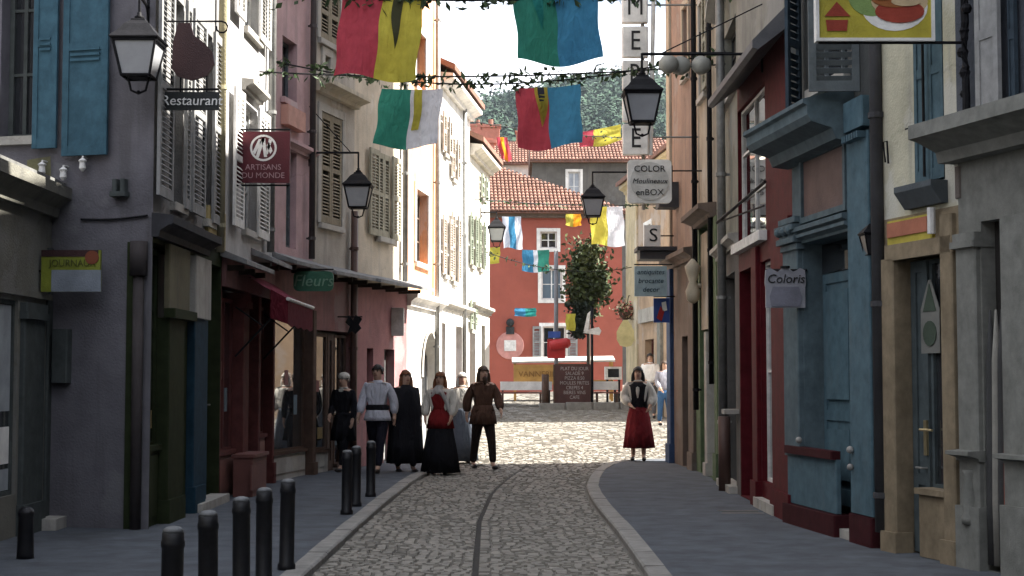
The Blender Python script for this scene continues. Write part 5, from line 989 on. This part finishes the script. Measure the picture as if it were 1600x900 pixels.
# wooden post by the menu board, flower basket
t = pole('wooden_post', 'dark stubby wooden post left of the menu board', 852, 46.7, 585, .11, C('brown_shop_paint'))
p = at(978, 487, 46.8); t = thing('flower_basket', 'hanging basket of pink and cream flowers by the apricot corner', 'flowers', p); MB().lathe([(.05, -.25), (.2, -.12), (.24, 0)], 12).build('basket', C('brown_shop_paint'), t); MB().tube([(.0, 0, 0), (.1, .2, .5), (3.72 - p.x, .6, .5)], .012, 5).build('hook', IRON, t); rr = random.Random(4)
for mt, n in ((C('petal_pink', (.55, .16, .16)), 120), (C('petal_cream', (.6, .48, .32)), 120), (LEAF, 160)):
    m = MB()
    for k in range(n): q = Vector((rr.gauss(0, .13), rr.gauss(0, .13), rr.gauss(.06, .1))); a = Vector((rr.gauss(0, 1), rr.gauss(0, 1), rr.gauss(0, 1))).normalized(); b = a.orthogonal().normalized(); m.add([q - a * .06, q + b * .04, q + a * .06, q - b * .04], [(0, 1, 2, 3)])
    m.build('leaves' if mt is LEAF else 'blossom', mt, t)

# ================================================================== PEOPLE
def skin(name, nodes, edges, mat, parent, root=0, sub=1, smooth=True):
    me = bpy.data.meshes.new(name); me.from_pydata([n[:3] for n in nodes], edges, []); o = bpy.data.objects.new('tmp', me); col.objects.link(o)
    o.modifiers.new('s', 'SKIN').use_smooth_shade = smooth; o.modifiers.new('d', 'SUBSURF').levels = sub
    for i, n in enumerate(nodes): o.data.skin_vertices[0].data[i].radius = (n[3], n[4] if len(n) > 4 else n[3]); o.data.skin_vertices[0].data[i].use_root = (i == root)
    dg = bpy.context.evaluated_depsgraph_get(); m2 = bpy.data.meshes.new_from_object(o.evaluated_get(dg)); bpy.data.objects.remove(o)
    m2.materials.clear(); m2.materials.append(mat); m2.name = name; return link(name, m2, parent)
SKINM = surf('skin', (.48, .31, .23), .6, .08, 10, .05); EYEM = surf('eye_dark', (.02, .015, .012), .3); SHOE = surf('shoe_leather', (.02, .016, .014), .5)
def person(label, loc, h, rz, top=None, legs=None, skirt=None, hair=None, hair_len=.0, stride=.0, arms=None, extra=None, sleeve=.062, bottom=.93, hood=None, group=None, bulk=1.):
    """figure facing -y; arms = per side (elbow, wrist) in a 1.74 m figure"""
    t = thing('person', label, 'person', loc, rz, group); t.scale = (h / 1.74,) * 3; arms = [((a[0] * .9, a[1], a[2]), (b[0] * .88, b[1], b[2])) for a, b in (arms or [((.27, .02, 1.15), (.28, -.08, .92))] * 2)]
    N, E = [], []
    def nd(*a, link_to=None):
        N.append(a); i = len(N) - 1
        if link_to is not None: E.append((link_to, i))
        return i
    pel = nd(0, 0, .95, .15, .11); sp = nd(0, .0, 1.15, .13, .095, link_to=pel); ch = nd(0, .0, 1.36, .155, .1, link_to=sp); nk = nd(0, .01, 1.49, .058, .055, link_to=ch); jw = nd(0, -.02, 1.555, .07, .075, link_to=nk); hd = nd(0, -.005, 1.635, .078, .095, link_to=jw); nd(0, .0, 1.715, .05, .06, link_to=hd)
    ank = []
    for s in (-1, 1):
        st = stride * s; hp = nd(.09 * s, 0, .88, .09, .095, link_to=pel); kn = nd(.1 * s, -st * .5 - .02, .5, .058, .062, link_to=hp); an = nd(.1 * s, -st + .02, .1, .038, .042, link_to=kn); nd(.11 * s, -st - .11, .035, .035, .025, link_to=an); ank.append(st)
    for s, (el, wr) in zip((-1, 1), arms):
        sh = nd(.175 * s, 0, 1.425, .058, .06, link_to=ch); e_ = nd(el[0] * s, el[1], el[2], .043, .043, link_to=sh); w_ = nd(wr[0] * s, wr[1], wr[2], .028, .03, link_to=e_); d = (Vector((wr[0] * s, wr[1], wr[2])) - Vector((el[0] * s, el[1], el[2]))).normalized(); pm = Vector((wr[0] * s, wr[1], wr[2])) + d * .07; pi = nd(*pm, .024, .034, link_to=w_)
        sd = Vector((0, 1, 0)) - d * d.y; sd = sd.normalized(); cr = d.cross(sd)
        for k, ln in enumerate((.065, .075, .07, .055)): q = pm + sd * (.027 - .018 * k) + d * .03; i1 = nd(*q, .0095, .0095, link_to=pi); i2 = nd(*(q + d * ln * .5 - cr * s * .008), .0088, .0088, link_to=i1); nd(*(q + d * ln * .9 - cr * s * .026), .007, .007, link_to=i2)
        q = Vector((wr[0] * s, wr[1], wr[2])) + d * .03 - sd * .035; i1 = nd(*q, .011, .011, link_to=w_); nd(*(q + d * .045 - sd * .012), .009, .009, link_to=i1)
    bd = skin('body', N, E, SKINM, t, sub=2)
    MB().ball((0, -.112, 1.615), .017, 4, .8, 1.1, 1.3).build('nose', SKINM, bd, smooth=True)
    for s in (-1, 1): MB().ball((.033 * s, -.092, 1.645), .0115, 4, 1.3, .7, .8).build('eye', EYEM, bd, smooth=True); MB().ball((.088 * s, .01, 1.63), .022, 4, .4, .8, 1.3).build('ear', SKINM, bd, smooth=True); MB().ball((.11 * s, -stride * s - .07, .04), .07, 6, .62, 1.75, .55).build('shoe', SHOE, t, smooth=True)
    MB().ball((0, -.098, 1.572), .02, 4, 1.5, .5, .35).build('mouth', C('lips', (.24, .09, .08)), bd, smooth=True)
    b = bulk
    if top:
        n = [(0, 0, 1.12, .145 * b, .112 * b), (0, 0, 1.0, .15 * b, .118 * b), (0, 0, bottom, .158 * b, .122 * b), (0, 0, 1.34, .172 * b, .118 * b), (0, .0, 1.425, .155, .105), (0, .005, 1.475, .09, .08), (0, .008, 1.51, .062, .062)]; e = [(0, 1), (1, 2), (0, 3), (3, 4), (4, 5), (5, 6)]
        for s, (el, wr) in zip((-1, 1), arms): k = len(n); m_ = (Vector(el) + Vector(wr)) / 2; n += [(.19 * s, 0, 1.40, .075, .078), (el[0] * s, el[1], el[2], sleeve, sleeve), (m_.x * s, m_.y, m_.z, sleeve * 1.05, sleeve * 1.05), (wr[0] * s, wr[1], wr[2], sleeve * .62, sleeve * .62)]; e += [(3, k), (k, k + 1), (k + 1, k + 2), (k + 2, k + 3)]
        skin('shirt', n, e, top, t, sub=2)
    if legs:
        n = [(0, 0, 1.0, .175 * b, .135 * b), (0, 0, .9, .19 * b, .145 * b)]; e = [(0, 1)]
        for s in (-1, 1): st = stride * s; k = len(n); n += [(.095 * s, 0, .80, .115, .12), (.105 * s, -st * .5 - .02, .5, .075, .08), (.105 * s, -st + .01, .1, .058, .065)]; e += [(1, k), (k, k + 1), (k + 1, k + 2)]
        skin('trousers', n, e, legs, t, sub=2)
    if skirt:
        for nm, mt, z1, z0, r1, r0 in skirt: MB().lathe([(r1 * .97, z1), (r1 * 1.05, z1 - .05), (r1 + (r0 - r1) * .35, z1 - (z1 - z0) * .25), (r1 + (r0 - r1) * .7, z1 - (z1 - z0) * .6), (r0, z0), (r0 * .93, z0 + .004)], 40, sy=.82, fold=11, amp=.07).build(nm, mt, t, smooth=True)
    if hair:
        m = MB(); n_, k_ = 12, 20
        for i in range(n_ + 1):
            ph = math.pi * (.02 + .62 * i / n_)
            for k in range(k_):
                th = 2 * math.pi * k / k_; fr = -math.sin(th); lim = .30 if fr > .35 else 1.0; p_ = min(ph, math.pi * (.40 if fr > .45 else .48 if fr > .2 else .7)); jt = 1 + .07 * math.sin(5 * th + i * .9 + h * 40) + .05 * math.sin(9 * th + h * 90); m.v.append((.096 * jt * math.sin(p_) * math.cos(th), .008 + .114 * jt * math.sin(p_) * math.sin(th), 1.638 + .112 * (.5 + .5 * jt) * math.cos(p_)))
        m.f = [(i * k_ + k, i * k_ + (k + 1) % k_, (i + 1) * k_ + (k + 1) % k_, (i + 1) * k_ + k) for i in range(n_) for k in range(k_)]; m.build('hair', hair, t, smooth=True)
        if hair_len: skin('long_hair', [(0, .06, 1.66, .085, .06), (0, .085, 1.5, .1, .05), (0, .1, 1.6 - hair_len, .07, .035), (-.085, .0, 1.6, .03, .05), (-.1, .0, 1.58 - hair_len * .8, .035, .04), (.085, .0, 1.6, .03, .05), (.1, .0, 1.58 - hair_len * .8, .035, .04)], [(0, 1), (1, 2), (0, 3), (3, 4), (0, 5), (5, 6)], hair, t, sub=2)
    if extra: extra(t)
    return t
PC = lambda k, c: cloth(k, c, 0)
HB, HDK, HRD = surf('hair_brown', (.05, .028, .016), .6, .3, 40), surf('hair_black', (.012, .009, .008), .6, .3, 40), surf('hair_auburn', (.16, .06, .025), .6, .3, 40)
WSH, BLK, REDC, BRN, IVO = PC('white_linen', (.52, .53, .60)), PC('black_wool', (.012, .012, .015)), PC('red_wool', (.16, .014, .016)), PC('brown_wool', (.075, .042, .03)), PC('ivory_linen', (.55, .53, .48)); GRS = PC('grey_scarf', (.36, .35, .34)); DKR = PC('dark_red_skirt', (.15, .016, .02))
gp = lambda px, py: (lambda d: Vector((0, 0, CH)) + d * (-CH / d.z))(ray(px, py))        # where a pixel meets the flat near ground
def on_ground(px, Y, dz=0.): p = at(px, 600, Y); return (p.x, Y, gz(Y) + dz)
dn = ((.25, .03, 1.15), (.27, -.05, .93)); fw = ((.25, -.02, 1.15), (.2, -.16, 1.0)); 
person('walker in a loose white shirt, black sash and dark trousers', on_ground(590, 25.0, .045), 1.74, R(-16), WSH, PC('navy_trousers', (.014, .014, .022)), None, HDK, 0, .24, [((.27, -.04, 1.16), (.29, -.15, .94)), ((.28, .09, 1.16), (.30, .08, .93))], lambda t: (MB().lathe([(.17, 1.0), (.195, 1.02), (.195, 1.08), (.17, 1.1)], 28, sy=.8).build('sash', BLK, t, smooth=True), MB().lathe([(.175, 1.04), (.195, .98), (.215, .9), (.225, .84), (.2, .845)], 32, sy=.8, fold=9, amp=.06).build('shirt_tail', WSH, t, smooth=True)), sleeve=.078, bottom=.95)
def cloak(t):
    MB().lathe([(.06, 1.50), (.13, 1.46), (.215, 1.38), (.25, 1.2), (.27, .9), (.29, .5), (.31, .17), (.29, .172)], 44, sy=.8, fold=9, amp=.08).build('cloak', BLK, t, smooth=True)
person('walker wrapped in a long black cloak', on_ground(634, 25.3, .02), 1.68, R(24), BLK, BLK, None, HRD, .34, .1, [dn, dn], cloak)
def scarf(t):
    skin('scarf', [(0, .03, 1.5, .105, .085), (-.05, -.08, 1.46, .075, .05), (.06, -.1, 1.4, .07, .045), (-.12, -.07, 1.3, .06, .04), (.15, -.06, 1.22, .07, .045), (.2, -.07, 1.04, .075, .05)], [(0, 1), (1, 2), (1, 3), (2, 4), (4, 5)], GRS, t, sub=2); MB().lathe([(.162, 1.0), (.17, 1.02), (.165, 1.045)], 24, sy=.82).build('belt', PC('belt_brown', (.1, .05, .03)), t)
person('walker in a red bodice, pale scarf and long black skirt', on_ground(688, 25.2, .01), 1.66, R(-14), IVO, None, [('red_overskirt', REDC, 1.12, .78, .15, .235), ('skirt', BLK, 1.0, .03, .165, .33)], HRD, .22, .0, [((.29, .0, 1.18), (.27, -.1, .98)), ((.29, .0, 1.18), (.26, -.1, .98))], lambda t: (scarf(t), MB().lathe([(.165, 1.05), (.163, 1.15), (.19, 1.3), (.185, 1.39), (.14, 1.42)], 28, sy=.74).build('bodice', REDC, t, smooth=True)), sleeve=.085, bottom=1.0)
def tunic(t):
    MB().lathe([(.17, 1.08), (.2, 1.0), (.22, .9), (.235, .76), (.215, .762)], 36, sy=.78, fold=8, amp=.06).build('tunic_skirt', BRN, t, smooth=True); skin('beard', [(0, -.07, 1.57, .06, .05), (0, -.1, 1.5, .045, .035), (0, -.1, 1.42, .02, .02)], [(0, 1), (1, 2)], HB, t)
person('long haired bearded walker in a brown tunic and dark breeches', on_ground(755, 26.8), 1.78, R(20), BRN, PC('umber_breeches', (.02, .014, .012)), None, HB, .3, .22, [((.29, .08, 1.17), (.31, .06, .95)), ((.29, -.05, 1.17), (.28, -.2, 1.0))], tunic, sleeve=.085, bottom=.92, bulk=1.12)
def bag(t): MB().cbox(.27, .43, -.17, -.02, .72, .92).build('shoulder_bag', BLK, t)
person('figure in a white bonnet and pale blouse half hidden behind the walkers', on_ground(722, 28.3), 1.66, R(10), IVO, None, [('skirt', PC('grey_blue_skirt', (.12, .14, .17)), 1.05, .05, .155, .3)], IVO, .16, .0, [dn, fw], None, sleeve=.085)
def vest(t):
    MB().lathe([(.17, .98), (.165, 1.1), (.185, 1.28), (.19, 1.4), (.12, 1.46)], 30, sy=.76).build('vest', BLK, t, smooth=True); skin('blouse_front', [(0, -.12, 1.42, .05, .02), (0, -.142, 1.28, .035, .015), (0, -.135, 1.16, .012, .01)], [(0, 1), (1, 2)], IVO, t); MB().lathe([(.165, .99), (.172, 1.0), (.168, 1.03)], 24, sy=.8).build('belt', BLK, t)
person('lone walker in a red skirt, black vest and full white sleeves on the right pavement', on_ground(997, 28.3, .045), 1.72, R(-8), IVO, None, [('skirt', DKR, 1.02, .24, .16, .285)], HDK, .3, .05, [((.30, .0, 1.17), (.17, -.14, 1.05)), ((.32, .02, 1.16), (.26, -.12, 1.02))], vest, sleeve=.095, bottom=1.0)
person('far pedestrian in a white tee shirt by the apricot house', on_ground(1016, 41.5), 1.74, R(-10), PC('tee_white', (.72, .72, .72)), PC('grey_trousers', (.10, .10, .11)), None, HDK, 0, .1, [dn, fw], None, sleeve=.075)
person('far pedestrian in a checked grey top and blue jeans beside the blue pilaster', on_ground(1038, 38.5), 1.62, R(15), PC('check_grey', (.26, .26, .30)), PC('blue_jeans', (.04, .09, .18)), None, HB, .2, .1, [fw, fw], None, sleeve=.07)
def collar(t): MB().lathe([(.1, 1.40), (.12, 1.43), (.075, 1.5)], 20, sy=.85).build('collar', PC('tee_white', None) if 0 else IVO, t, smooth=True); MB().ball((0, .01, 1.69), .11, 7, .95, 1.05, .75).build('bonnet', IVO, t, smooth=True)
person('figure in black with a white bonnet and collar close to the shop windows', on_ground(537, 25.3, .045), 1.6, R(-30), BLK, BLK, [('skirt', BLK, 1.05, .55, .15, .24)], HDK, .0, .2, [fw, dn], collar)
